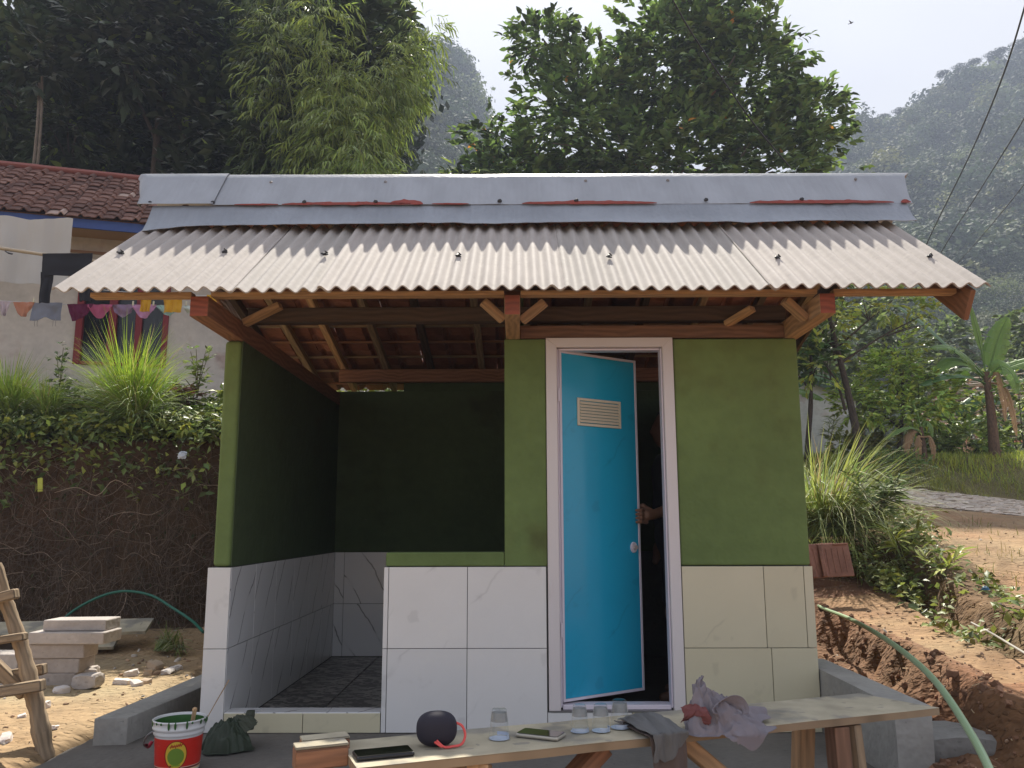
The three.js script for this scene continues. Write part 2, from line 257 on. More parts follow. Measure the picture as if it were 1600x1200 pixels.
{
  const xs = [...ramp(-260, -6.6, 40, 1).map((x) => -6.6 - Math.pow(Math.max(0, (-6.6 - x) / 253.4), 2.2) * 253.4), ...ramp(-6.5, -1.3, 90), ...ramp(-1.2, 1.4, 14), ...ramp(1.5, 3.6, 100), ...ramp(3.65, 5, 30), ...ramp(5.1, 13, 70), ...ramp(13.2, 300, 40, 2.4)];
  const zs = [...ramp(-75, -14.3, 46, 1).map((z) => -14.3 - Math.pow(Math.max(0, (-14.3 - z) / 60.7), 1.6) * 60.7), ...ramp(-14, -4.1, 90), ...ramp(-4, 1.6, 180), ...ramp(1.7, 8, 16), ...ramp(9, 300, 16, 2.4)];
  const X = [...new Set(xs)].sort((a, b) => a - b), Z = [...new Set(zs)].sort((a, b) => a - b), pos = [], uv = [], idx = [], c = [];
  for (const z of Z) for (const x of X) {
    pos.push(x, ground(x, z), z); { const h0 = ground(x, z); uv.push(x + (x > 1.2 ? h0 : 0), z - h0); }
    // the soil's own colours: pale dry clay, red subsoil where it was cut, dark humus in the bank
    const red = clamp(0.5 + 1.1 * fbm(x * 0.9, z * 0.9, 9)), f = bankFront(x) - z;
    let k = [1.0, 0.93, 0.86];
    if (x > 1.2) { const p = x - lineX(PIT, z), b = x - lineX(BANK, z); k = [lerp(0.92, 0.72, red), lerp(0.82, 0.52, red), lerp(0.72, 0.42, red)]; if (p < 0.1) k = [0.52, 0.33, 0.26]; else if (b > -0.75 && b < 0 && z < -2.75) k = [0.44, 0.25, 0.2]; else if (b > -0.12 && b < 0.5 && z < -0.2) k = [0.42, 0.33, 0.24]; if (z > 0.5 && p > -0.15) k = [0.62, 0.40, 0.30]; if (z < -7.8 && z > -11.2) k = [1.02, 0.98, 1.05]; if (z < -11) k = [0.42, 0.46, 0.3]; }
    if (x < 0.8 && f > -0.1) { k = f < 0.5 ? [0.22, 0.165, 0.14] : [0.26, 0.27, 0.17]; if (z < -9) k = [0.16, 0.19, 0.1]; }
    c.push(...k);
  }
  const w = X.length;
  for (let j = 0; j < Z.length - 1; j++) for (let i = 0; i < w - 1; i++) { const a = j * w + i; idx.push(a, a + w, a + 1, a + 1, a + w, a + w + 1); }
  const g = new THREE.BufferGeometry(); g.setAttribute('position', new THREE.Float32BufferAttribute(pos, 3)); g.setAttribute('uv', new THREE.Float32BufferAttribute(uv, 2)); g.setAttribute('color', new THREE.Float32BufferAttribute(c, 3)); g.setIndex(idx); g.computeVertexNormals();
  tag(mesh('ground', g, mat(1, 1, 1, 0.96, { map: TX.dirt, vertexColors: true, ...B(TX.dirtB, 0.05) })), null, null, null, 'structure');
}
// concrete pavement in front of the hut
{
  const g = sheet(60, 90, (u, v) => { const z = lerp(2.25, -0.02, v), e = 0.05 * ns(z * 2.1, 3.3) + 0.03 * ns(z * 7, 1.1); const x = lerp(-1.755 + (z > 0 ? e : 0), 1.93, u); const p = V(x, 0.0 + 0.004 * fbm(x * 2, z * 2, 4) - 0.002, z); p.u = x; p.v = z; return p; }, 0.1);  // ends short so the unseen sunlit dirt beyond bounces light onto the facade
  tag(mesh('pavement', g, MAT.concDark), null, null, null, 'structure');
}

// ================================================================== the hut
const hut = thing('wash_house', 'small green rendered wash house with a corrugated roof and tiled base', 'building');
const part = (n, g, m, p = hut) => mesh(n, g, m, p);
const tilt = () => (R0() - 0.5) * 0.006;
function tileOn(parent, x0, x1, y0, y1, z0, z1, m) { // a thin slab with its joint left open round it
  const dx = x1 - x0, dy = y1 - y0, dz = z1 - z0, thin = Math.min(dx, dy, dz), j = 0.0016;
  const a = (lo, hi) => (hi - lo > thin * 1.01 ? [lo + j, hi - j] : [lo, hi]);
  const [ax, bx1] = a(x0, x1), [ay, by] = a(y0, y1), [az, bz] = a(z0, z1);
  const g = bx(ax, bx1, ay, by, az, bz, 0.0012), c = V((ax + bx1) / 2, (ay + by) / 2, (az + bz) / 2);
  g.translate(-c.x, -c.y, -c.z); const o = part('tile', g, m, parent); o.position.copy(c); o.rotation.set(dy === thin ? 0 : tilt() * 0.5, tilt() * 0.5, 0); return o;
}
const pick = (a, b) => (R0() < 0.5 ? a : b);
const TT = 0.010, DZ = -2.43;
// left wall with its pillar front
const wallL = part('wall', bx(-1.262, -1.170, 0.802, 1.985, DZ, -0.006, 0.02), MAT.plaster);
part('inner_wall', bx(-1.1715, -1.166, 0.803, 1.984, DZ + 0.002, -0.016, 0.002), MAT.plasterShade, wallL);  // thin skin added on the inner face, shade put into its colour
part('wall_base', bx(-1.272, -1.172, -0.05, 0.80, DZ, -TT, 0.002), MAT.mortar, wallL);
for (const [a, b] of [[0.0, 0.4], [0.4, 0.8]]) {
  tileOn(wallL, -1.282, -1.162, a, b, -TT, 0, pick(MAT.white, MAT.whiteB));
  for (let k = 0; k < 6; k++) tileOn(wallL, -1.172, -1.162, a, b, -0.012 - 0.404 * (k + 1), -0.012 - 0.404 * k, MAT.marble);
}
// back wall
const wallB = part('wall', [bx(-1.262, 1.79, 0.802, 2.10, DZ - 0.12, DZ, 0.006), bx(-0.64, 1.79, 2.10, 2.26, DZ - 0.12, DZ - 0.004, 0.004)], MAT.plasterShade);
part('wall_base', bx(-1.272, 1.79, -0.05, 0.80, DZ - 0.12, DZ - TT, 0.002), MAT.mortar, wallB);
for (const [a, b] of [[0.0, 0.4], [0.4, 0.8]]) for (const [c, d] of [[-1.162, -1.085], [-1.085, -0.685], [-0.685, -0.285], [-0.285, 0.115], [0.115, 0.235]]) tileOn(wallB, c, d, a, b, DZ - TT, DZ, MAT.marble);
// wall between the two rooms, with the pillar by the door
const wallM = part('wall', [bx(0.231, 0.449, 0.802, 1.985, -0.12, -0.006, 0.006), bx(0.2352, 0.3352, 0.0, 0.1, DZ + 0.01, -0.1205, 0.004)], MAT.plaster);
part('inner_wall', bx(0.235, 0.335, 0.1005, 2.26, DZ + 0.001, -0.1205, 0.004), MAT.plasterShade, wallM);
// low wall of the open washing bay
const wallLow = part('wall', bx(-0.375, 0.2305, 0.802, 0.872, -0.12, -0.005, 0.008), MAT.plaster);
part('wall_base', bx(-0.373, 0.447, -0.05, 0.80, -0.118, -TT, 0.002), MAT.mortar, wallLow);
for (const [a, b] of [[0.0, 0.4], [0.4, 0.8]]) for (const [c, d] of [[-0.383, -0.3575], [-0.3575, 0.0425], [0.0425, 0.4425]]) tileOn(wallLow, c, d, a, b, -TT, 0, pick(MAT.white, MAT.whiteB));
for (const [a, b] of [[0.0, 0.4], [0.4, 0.8]]) tileOn(wallLow, -0.383, -0.373, a, b, -0.118, -TT, MAT.marble);
// right wall
const wallR = part('wall', [bx(1.127, 1.785, 0.802, 1.985, -0.12, -0.006, 0.012), bx(1.67, 1.785, 0.802, 1.985, DZ, -0.1205, 0.006), bx(1.67, 1.785, -0.05, 0.80, DZ, -0.1205, 0.006)], MAT.plaster);
part('wall_base', bx(1.127, 1.782, -0.05, 0.80, -0.118, -TT, 0.002), MAT.mortar, wallR);
for (const [c, d] of [[1.128, 1.5425], [1.5425, 1.745], [1.745, 1.792]]) tileOn(wallR, c, d, 0.4, 0.8, -TT, 0, pick(MAT.cream, MAT.creamB));
for (const [c, d] of [[1.128, 1.5625], [1.5625, 1.792]]) tileOn(wallR, c, d, 0.0, 0.4, -TT, 0, pick(MAT.cream, MAT.creamB));
// thresholds and floors
const step = part('threshold', bx(-1.162, -0.384, -0.05, 0.088, -0.12, -TT, 0.002), MAT.mortar);
for (const [c, d] of [[-1.161, -0.768], [-0.768, -0.384]]) tileOn(step, c, d, 0.0, 0.094, -TT, 0, pick(MAT.cream, MAT.creamB));
for (const [c, d] of [[-1.161, -1.0], [-1.0, -0.65], [-0.65, -0.384]]) tileOn(step, c, d, 0.088, 0.097, -0.115, -0.002, MAT.marble);
const floor = part('floor', bx(-1.17, 1.7, -0.12, -0.012, DZ, -0.125, 0.002), MAT.mortar);
for (let k = 0; k < 6; k++) for (let i = 0; i < 4; i++) { const x0 = -1.162 + i * 0.37, z1 = -0.126 - k * 0.384; const o = tileOn(floor, x0, x0 + 0.365, -0.012, -0.002, z1 - 0.38, z1, MAT.pebble); o.name = 'floor_tile'; }
const sillStep = part('threshold', bx(0.449, 1.127, -0.05, 0.098, -0.118, -TT, 0.002), MAT.mortar);
tileOn(sillStep, 0.4425, 0.86, 0.0, 0.096, -TT, 0, MAT.white); tileOn(sillStep, 0.86, 1.128, 0.0, 0.096, -TT, 0, MAT.cream);

// door frame: mitred casing with an inner stop
{
  const prof = (x0, x1, y0, y1, z0, z1, b = 0.004) => bx(x0, x1, y0, y1, z0, z1, b);
  const sh = (pts, d, z) => { const g = new THREE.ExtrudeGeometry(new THREE.Shape(pts.map((p) => new THREE.Vector2(...p))), { depth: d, bevelEnabled: true, bevelSize: 0.003, bevelThickness: 0.003, bevelSegments: 1 }); g.translate(0, 0, z); return boxUV(g); };
  const f = part('door_frame', [sh([[0.453, 0.106], [0.506, 0.106], [0.506, 1.937], [0.453, 1.985]], 0.07, -0.066), sh([[1.071, 0.106], [1.122, 0.106], [1.122, 1.985], [1.071, 1.937]], 0.07, -0.066), sh([[0.456, 1.987], [0.508, 1.941], [1.069, 1.941], [1.119, 1.987]], 0.07, -0.066)], MAT.pvcCream);
  part('door_stop', [prof(0.5095, 0.519, 0.112, 1.934, -0.085, -0.02), prof(1.058, 1.0675, 0.112, 1.934, -0.085, -0.012), prof(0.5195, 1.0575, 1.925, 1.936, -0.085, -0.02)], MAT.pvc, f);
  part('sill', prof(0.449, 1.127, 0.0985, 0.1045, -0.118, 0.006, 0.002), MAT.steel, f);
  part('sill', prof(0.5195, 1.0575, 0.105, 0.128, -0.10, -0.015, 0.003), MAT.pvc, f);
  for (const y of [0.45, 1.65]) part('hinge', bx(0.5135, 0.5235, y, y + 0.07, -0.019, -0.012, 0.002), MAT.pvc, f);
  part('strike_plate', bx(0.458, 0.474, 0.655, 0.72, 0.0075, 0.0095, 0.001), MAT.pvcCream, f);
  // the door leaf swings into the room
  const d = new THREE.Group(); d.name = 'door'; d.position.set(0.524, 0.137, -0.026); d.rotation.y = 34.3 * Math.PI / 180; hut.add(d);
  const W = 0.545, H = 1.793;
  part('door_panel', bx(0.014, W - 0.014, 0.014, H - 0.014, -0.027, -0.003, 0.002), MAT.blue, d);
  part('edge_trim', [bx(0, 0.0138, 0, H, -0.03, 0, 0.002), bx(W - 0.0138, W, 0, H, -0.03, 0, 0.002), bx(0.0139, W - 0.0139, 0, 0.0138, -0.03, 0, 0.002), bx(0.0139, W - 0.0139, H - 0.0138, H, -0.03, 0, 0.002)], MAT.pvc, d);
  const x0 = 0.115, x1 = 0.42, y0 = 1.395, y1 = 1.545;
  part('vent_frame', [bx(x0, x0 + 0.016, y0, y1, -0.003, 0.006, 0.002), bx(x1 - 0.016, x1, y0, y1, -0.003, 0.006, 0.002), bx(x0 + 0.0162, x1 - 0.0162, y0, y0 + 0.014, -0.003, 0.006, 0.002), bx(x0 + 0.0162, x1 - 0.0162, y1 - 0.014, y1, -0.003, 0.006, 0.002)], MAT.vent, d);
  for (let k = 0; k < 7; k++) { const y = y0 + 0.0255 + k * 0.0165; const g = bx(x0 + 0.017, x1 - 0.017, -0.0085, 0.0085, -0.0012, 0.0012, 0.0008); g.rotateX(-0.5); g.translate(0, y, 0.0035); part('vent_slat', g, MAT.vent, d); }
  const k = new THREE.CylinderGeometry(0.024, 0.026, 0.008, 28); k.rotateX(Math.PI / 2); k.scale(0.85, 1.15, 1); k.translate(0.492, 0.75, 0.002); part('lock_rosette', k, MAT.pvc, d);
  const k2 = new THREE.CylinderGeometry(0.012, 0.013, 0.02, 20); k2.rotateX(Math.PI / 2); k2.translate(0.492, 0.75, 0.012); part('door_knob', k2, mat(0.5, 0.42, 0.4, 0.4), d);
}
// ---- timber of the roof
const BM = (A, Bp, w, h, m, name = 'beam') => part(name, beam(V(...A), V(...Bp), w, h), m);
for (const [x, m] of [[-1.2075, MAT.woodRed], [0.277, MAT.wood], [1.764, MAT.wood]]) {
  const w = x < 0 ? 0.088 : 0.074, zb = x < 0 ? DZ - 0.2 : -0.55;
  const b = BM([x, 2.035, 0.508], [x, 2.035, zb], w, 0.098, m);
  part('end_grain', bx(x - w / 2 + 0.002, x + w / 2 - 0.002, 1.988, 2.082, 0.5082, 0.5095, 0.001), MAT.woodEnd, b);
}
BM([0.315, 2.026, -0.05], [1.7255, 2.026, -0.05], 0.07, 0.072, MAT.woodBrown);
BM([-1.15, 2.127, -0.05], [1.74, 2.127, -0.05], 0.07, 0.08, MAT.woodDark, 'wall_plate');
for (const [a, b] of [[-1.74, -1.253], [-1.161, 0.2385], [0.3155, 1.7255], [1.8025, 2.385]]) BM([a, 2.098, 0.466], [b, 2.098, 0.466], 0.055, 0.025, MAT.wood, 'purlin');
BM([-1.158, 2.215, DZ + 0.06], [0.233, 2.215, DZ + 0.06], 0.06, 0.105, MAT.woodRed, 'purlin');
BM([0.34, 2.215, DZ + 0.06], [1.66, 2.215, DZ + 0.06], 0.06, 0.105, MAT.woodRed, 'purlin');
for (const [x, s, y, z, l] of [[-1.15, 1, 2.07, 0.03, 0.2], [0.232, -1, 2.005, 0.33, 0.10], [0.322, 1, 2.0, 0.33, 0.115], [1.718, -1, 2.005, 0.33, 0.11]]) part('brace', beam(V(x, y, z), V(x + s * l, y + 0.085, z + 0.04), 0.05, 0.036), MAT.wood);
for (const [x, s] of [[-1.15, 1], [1.62, -1]]) part('post', beam(V(x, 2.085, 0.2), V(x, 2.2, 0.2), 0.06, 0.06), MAT.woodRed);
part('brace', beam(V(1.42, 2.065, -0.02), V(1.53, 2.12, 0.1), 0.05, 0.03), MAT.woodLight);
// rear roof: rafters, battens, clay tiles seen from below
const RY = (z) => 2.285 + (z + 2.3) * 0.245;
const rafterX = [-1.67, -1.42, -1.135, -0.785, -0.42, 0.0, 0.42, 0.8, 1.2, 1.6, 2.0, 2.32];
rafterX.forEach((x, i) => part('rafter', beam(V(x - 0.012, RY(-0.36) + 0.03, -0.36), V(x + 0.012, RY(-2.82) + 0.03, -2.82), 0.048, 0.06), i === 2 ? MAT.woodLight : i % 2 ? MAT.woodOld : MAT.woodDark));
for (let k = 0; k < 10; k++) { const z = -0.45 - k * 0.262; part('batten', beam(V(-1.72, RY(z) + 0.07, z), V(2.39, RY(z) + 0.07, z), 0.03, 0.018), k % 3 ? MAT.woodOld : MAT.woodRed); }
// a clay tile: an S-shaped pan with a lip
function roofTile(w = 0.205, L = 0.30, t = 0.012, rise = 0.03) {
  const g = sheet(8, 1, (u, v) => { const x = (u - 0.5) * w; const y = rise * (u < 0.62 ? 0.16 * (1 - Math.cos(u / 0.62 * 6.283)) * 0.5 : Math.sin((u - 0.62) / 0.38 * Math.PI)) + 0.002; return V(x, y, (0.5 - v) * L); }, t);
  return toCreasedNormals(boxUV(g), 0.7);
}
const TILE = roofTile(0.209);
const tileRoof = new THREE.Group(); tileRoof.name = 'tiled_roof'; hut.add(tileRoof);
for (let r = 0; r < 10; r++) for (let c = 0; c < 20; c++) {
  const z = -0.50 - r * 0.262, x = -1.61 + c * 0.2045; const o = part('roof_tile', TILE, [MAT.clay, MAT.clayB, MAT.clayC][Math.floor(R0() * 2.6)], tileRoof);
  o.position.set(x + rr(-0.004, 0.004), RY(z) + 0.103 + rr(-0.003, 0.003), z); o.rotation.set(Math.atan(0.245) * -1 - 0.06, Math.PI + rr(-0.02, 0.02), rr(-0.015, 0.015), 'YXZ'); o.rotation.x = Math.atan(0.245) + 0.05 + rr(-0.01, 0.01);
}
// barge boards on the right gable and on the left
const bargeF = (x) => beam(V(x, 2.015, 0.53), V(x, 2.70, -0.40), 0.026, 0.15);
part('barge_board', bargeF(2.418), MAT.woodRed); 
part('barge_board', beam(V(2.415, 2.80, -0.36), V(2.415, 2.11, -2.86), 0.026, 0.17), MAT.woodDark);
part('barge_board', beam(V(-1.74, 2.80, -0.36), V(-1.74, 2.11, -2.86), 0.024, 0.12), MAT.woodRed);
// ---- corrugated front roof
const EZ = 0.585, EY = 2.088, TZ = -0.35, TY = 2.745, PITCH = 0.077;
const SL = Math.hypot(EZ - TZ, TY - EY), SN = V(0, (EZ - TZ) / SL, (TY - EY) / SL);
function corrugated(x0, x1, lift, over) {
  const n = Math.round((x1 - x0) / PITCH * 8);
  return sheet(n, 6, (u, v) => { const x = lerp(x0, x1, u), w = 0.0125 * Math.cos(x / PITCH * 6.2832) + lift + 0.002 * ns(x * 3, v * 2, lift * 900), s = v * (SL + over) - over; const p = V(x, EY, EZ).addScaledVector(V(0, (TY - EY) / SL, (TZ - EZ) / SL), s).addScaledVector(SN, w); p.u = x; p.v = s + lift * 200; return p; }, 0.006);
}
const sheets = [[-1.868, -1.03, 0.012, 0.004], [-1.09, -0.57, 0.004, 0.0], [-0.63, 0.52, 0.013, 0.005], [0.45, 1.54, 0.004, -0.004], [1.47, 2.492, 0.013, 0.003]];
const roofParts = sheets.map(([a, b, l, o], i) => part('roof_sheet', corrugated(a, b, l, o), i % 2 ? MAT.asbB : MAT.asb));
for (const [px, py] of [[185, 402], [356, 400], [502, 404], [720, 407], [963, 408], [1217, 410], [1443, 408]]) {
  let x, z = 0.3; for (let k = 0; k < 4; k++) { const p = at(px, py, { z }); x = p.x; const s = (p.y - EY) / (TY - EY); z = EZ + (TZ - EZ) * s; } // where that line of sight meets the sloping sheet
  x = Math.round(x / PITCH) * PITCH; const c = V(x, EY, EZ).addScaledVector(V(0, TY - EY, TZ - EZ), (EZ - z) / (EZ - TZ)).addScaledVector(SN, 0.026);
  const w = new THREE.CylinderGeometry(0.013, 0.016, 0.006, 12); const h = new THREE.CylinderGeometry(0.0035, 0.0035, 0.02, 8); h.rotateZ(0.9); h.translate(0.006, 0.012, 0); const nut = new THREE.CylinderGeometry(0.008, 0.008, 0.007, 6); nut.translate(0, 0.007, 0); const flap = lump(0.016, 0.006, 0.009, px, 0.3, 1); flap.rotateY(px); flap.translate(rr(-0.012, 0.012), 0.006, 0.008);
  const g = merge([w, h, nut, flap]); g.applyQuaternion(new THREE.Quaternion().setFromUnitVectors(V(0, 1, 0), SN)); g.rotateZ(rr(-0.2, 0.2));
  const host = roofParts[sheets.findIndex(([a, b]) => x >= a && x <= b)]; const o = part('roof_bolt', g, MAT.rubber, host); o.position.copy(c);
}
// ---- ridge flashing of bent zinc sheet
{
  const prof = [[-0.86, 2.90], [-0.70, 3.06], [-0.60, 3.145], [-0.565, 3.160], [-0.535, 3.150], [-0.50, 3.115], [-0.40, 2.985], [-0.305, 2.862]];
  const pp = (t) => { const k = t * (prof.length - 1), i = Math.min(Math.floor(k), prof.length - 2), f = k - i; return [lerp(prof[i][0], prof[i + 1][0], f), lerp(prof[i][1], prof[i + 1][1], f)]; };
  const cap = (x0, x1, off, round) => sheet(Math.round((x1 - x0) * 26), 28, (u, v) => { const tp = sst(0.45, 1, v) * 0.115, ct = 0.3, kx = (xx) => (Math.abs(xx) > 1.9 ? xx - Math.sign(xx) * tp : xx); let x = lerp(kx(x0), kx(x1), u); const [z, y] = pp(v); const w = 0.004 * fbm(x * 2.3, y * 4, 5) + 0.004 * sst(0.8, 1, v) * ns(x * 9, 2); let p = V(x, y + off + w * 0.5 - 0.006 * x / 2, z + w + off); if (round && u < 0.08) { const k = 1 - u / 0.08; p.x += 0.05 * Math.pow(Math.abs(v - 0.72) / 0.28, 2) * k; p.z -= 0.03 * k * k; p.y -= 0.012 * k * k; } p.u = x; p.v = v * 0.6; return p; }, 0.003);
  const ridge = part('ridge_cap', cap(-1.50, 2.73, 0.0, false), MAT.zinc);
  part('ridge_cap', cap(-2.085, -1.485, 0.006, true), MAT.zinc);
  const lower = (x0, x1, off) => sheet(Math.round((x1 - x0) * 40), 10, (u, v) => { const x = lerp(x0, x1, u), rag = 0.016 * ns(x * 2.2, 7) + 0.006 * ns(x * 9, 3) - 0.035 * sst(-1.2, -1.95, x), bump = 0.006 * fbm(x * 5, v * 3, 8) * v; const z = lerp(-0.318, -0.222 + 0.02 * v * v * v * v, v) + bump + off, y = lerp(2.868, 2.708 + rag, v); const p = V(x, y, z); p.u = x; p.v = v * 0.15; return p; }, 0.003);
  part('ridge_flashing', lower(-1.845, 0.06, 0.0), MAT.zincB); part('ridge_flashing', lower(0.03, 2.575, 0.004), MAT.zincB);
  // smears of red sealing paint along the joint
  const smear = (x0, x1, h, seed) => sheet(Math.round((x1 - x0) * 60), 4, (u, v) => { const x = lerp(x0, x1, u), e = Math.pow(Math.sin(clamp(u, 0.001, 0.999) * Math.PI), 0.35), top = h * e * (0.55 + 0.5 * Math.abs(ns(x * 9, seed)) + 0.5 * Math.max(0, ns(x * 23, seed + 4))), bot = 0.009 * e * (0.6 + ns(x * 13, seed + 9)); const y = 2.866 - bot + (top + bot) * v - 0.006 * x / 2; return V(x, y, -0.305 - 0.78 * (y - 2.862) + 0.010); }, 0.002);
  for (const [a, b, h, s] of [[-1.08, -0.32, 0.030, 2], [-0.45, -0.25, 0.06, 5], [0.33, 1.12, 0.034, 9], [1.66, 2.50, 0.034, 14], [2.54, 2.60, 0.04, 21], [-1.36, -1.10, 0.01, 33], [-0.2, 0.02, 0.01, 35]]) part('sealant', smear(a, b, h, s), MAT.redlead, ridge);
  for (const x of [-1.86, -1.49, -0.95, -0.53, 0.2, 0.65, 1.41, 1.97]) { const g = lump(0.014, 0.011, 0.007, x * 7, 0.3, 1); const o = part('roof_bolt', g, MAT.rubber, ridge); o.position.set(x, 2.886, -0.309); }
  for (const x of [-1.2, -0.5, 0.72, 1.22, 2.36]) { const g = lump(0.010, 0.009, 0.006, x * 5, 0.3, 1); const o = part('roof_bolt', g, MAT.steel, ridge); o.position.set(x, 3.075, -0.462); }
}

// ================================================================== low concrete kerbs beside the hut
{
  const kerb = (name, label, pts, y0, y1, m, seed) => { // pts: outline seen from above
    const s = new THREE.Shape(pts.map(([x, z]) => new THREE.Vector2(x, -z))); const g = new THREE.ExtrudeGeometry(s, { depth: y1 - y0, bevelEnabled: true, bevelSize: 0.008, bevelThickness: 0.008, bevelSegments: 2, steps: 3, curveSegments: 2 }); g.rotateX(-Math.PI / 2); g.translate(0, y0, 0);
    const p = g.attributes.position; for (let i = 0; i < p.count; i++) p.setXYZ(i, p.getX(i) + 0.006 * ns(p.getX(i) * 7 + seed, p.getY(i) * 7, p.getZ(i) * 7), p.getY(i) + 0.004 * ns(p.getX(i) * 6, 3 + seed, p.getZ(i) * 6), p.getZ(i) + 0.006 * ns(seed, p.getX(i) * 7, p.getZ(i) * 7)); g.computeVertexNormals();
    return tag(mesh(name, boxUV(toCreasedNormals(g, 0.7)), m), label, 'kerb');
  };
  kerb('concrete_kerb', 'low grey concrete kerb left of the wash house, behind the paint bucket', [[-1.685, 0.215], [-1.545, 0.20], [-1.50, -0.3], [-1.46, -1.0], [-1.62, -1.0], [-1.655, -0.3]], -0.05, 0.112, MAT.kerb, 1);
  kerb('concrete_kerb', 'tall grey concrete kerb at the right corner of the wash house under the bench end', [[1.802, 0.82], [1.93, 0.82], [1.935, 0.2], [1.93, -0.32], [1.85, -0.36], [1.806, -0.14]], -0.05, 0.29, MAT.kerb, 2);
  const slab = (w, h, d, seed) => { const g = lump(w / 2, h / 2, d / 2, seed, 0.10, 3, 1); return g; };
  const s1 = mesh('concrete_slab', slab(0.37, 0.20, 0.36, 3), MAT.conc); s1.position.set(2.11, 0.085, 0.63); s1.rotation.y = -0.12; tag(s1, 'broken pale concrete slab beside the bench end, below the green hose', 'slab');
  const s2 = mesh('stone', lump(0.10, 0.09, 0.10, 9, 0.3, 3), MAT.conc); s2.position.set(2.36, 0.11, 0.60); tag(s2, 'rough grey rock at the right end of the broken concrete slab', 'rock');
  const s3 = mesh('concrete_slab', slab(0.32, 0.10, 0.2, 5), MAT.conc); s3.position.set(1.98, 0.0, 0.98); tag(s3, 'small concrete lump in front of the broken slab at the bottom edge', 'slab');
}

// ================================================================== bench and what lies on it
const BD = V(1.74, 0, -0.664).normalize(), BN = V(-BD.z, 0, BD.x).negate(); // along the bench, and across towards the hut
if (BN.z > 0) BN.negate();
const BC = V(0.74, 0.42, 1.677);
const bp = (s, t, y = 0.42) => V(BC.x + BD.x * s + BN.x * t, y, BC.z + BD.z * s + BN.z * t);
{
  const o = thing('trestle_bench', 'long rough plank bench spattered with cement standing in front of the wash house', 'bench');
  const L0 = -0.95, L1 = 0.90;
  const g = sheet(50, 4, (u, v) => { const t = lerp(-0.138, 0.138, v), s = lerp(L0, L1, u) + (u > 0.5 ? -0.26 * (t) * sst(0.93, 1, u) : 0) + (u === 1 ? 0.0 : 0), e = 0.006 * ns(s * 5, v > 0.5 ? 3 : 9); const p = bp(s, t + (v === 0 || v === 1 ? e : 0), 0.42 + 0.0025 * ns(s * 4, t * 9)); p.u = s; p.v = t; return p; }, 0.0012);
  const under = sheet(50, 3, (u, v) => { const t = lerp(-0.137, 0.137, v), s = lerp(L0, L1, u) - (u > 0.5 ? 0.26 * t * sst(0.93, 1, u) : 0), e = 0.006 * ns(s * 5, v > 0.5 ? 3 : 9); const p = bp(s, t + (v === 0 || v === 1 ? e : 0), 0.4185); p.u = s; p.v = t; return p; }, 0.021);
  const plank = mesh('plank', under, MAT.woodOld, o); mesh('cement_crust', g, MAT.plank, plank);
  const leg = (s, t, s2, t2, w = 0.06, h = 0.05, m = MAT.wood, n = 'leg') => mesh(n, beam(bp(s, t, n === 'leg' ? 0.39 : 0.38), bp(s2, t2, n === 'leg' ? 0.002 : 0.06), w, h), m, o);
  leg(0.605, -0.10, 0.61, -0.13, 0.036, 0.055, MAT.woodOld); leg(0.55, -0.10, 0.545, -0.12, 0.05, 0.07, MAT.woodBrown); leg(0.60, 0.11, 0.60, 0.16); leg(-0.62, 0.1, -0.68, 0.2); leg(-0.62, -0.1, -0.68, -0.2);
  leg(-0.22, -0.02, -0.62, -0.03, 0.07, 0.045, MAT.woodRed, 'brace'); leg(0.03, -0.02, 0.42, -0.05, 0.07, 0.045, MAT.wood, 'brace');
  for (const [s, t, l] of [[-1.00, 0.08, 0.16], [-1.02, 0.01, 0.17]]) { const A = bp(s - l / 2 + 0.02, t, 0.418), C = bp(s + l / 2 - 0.015, t + 0.005, 0.418); const c = mesh('crosspiece', beam(A, C, 0.058, 0.05, 0.004), MAT.woodRed, o); mesh('cement_crust', beam(V(A.x, 0.4475, A.z), V(C.x, 0.4475, C.z), 0.055, 0.008, 0.003), MAT.plank, c); }
}
// phones: black slab with bevelled frame, glass, camera bump hidden below
function phone(label, u, v, len, wid, turn, frameM, bumper) {
  const p = at(u, v, { y: 0.428 }), o = thing('phone', label, 'phone', [p.x, 0.421, p.z], turn);
  mesh('case', new RoundedBoxGeometry(len, 0.0105, wid, 3, 0.005).translate(0, 0.0055, 0), frameM, o);
  const sh = new THREE.Shape(), r = 0.008, a = len / 2 - 0.003, b = wid / 2 - 0.003; sh.moveTo(-a + r, -b); sh.lineTo(a - r, -b); sh.quadraticCurveTo(a, -b, a, -b + r); sh.lineTo(a, b - r); sh.quadraticCurveTo(a, b, a - r, b); sh.lineTo(-a + r, b); sh.quadraticCurveTo(-a, b, -a, b - r); sh.lineTo(-a, -b + r); sh.quadraticCurveTo(-a, -b, -a + r, -b);
  const g = new THREE.ExtrudeGeometry(sh, { depth: 0.0008, bevelEnabled: true, bevelSize: 0.0006, bevelThickness: 0.0004, bevelSegments: 1 }); g.rotateX(-Math.PI / 2); g.translate(0, 0.0109, 0); mesh('screen', g, MAT.glassBlack, o);
  mesh('side_button', new RoundedBoxGeometry(0.014, 0.003, 0.0016, 1, 0.0006).translate(len * 0.12, 0.006, wid / 2 + 0.0004), frameM, o);
}
phone('black phone lying nearest the left end of the bench beside the speaker', 599, 1176, 0.150, 0.072, 0.36, MAT.blackPl);
phone('phone with a pale metal edge lying between the speaker and the cups', 845, 1147, 0.128, 0.068, -0.42, mat(0.45, 0.42, 0.36, 0.35, { metalness: 0.4 }));
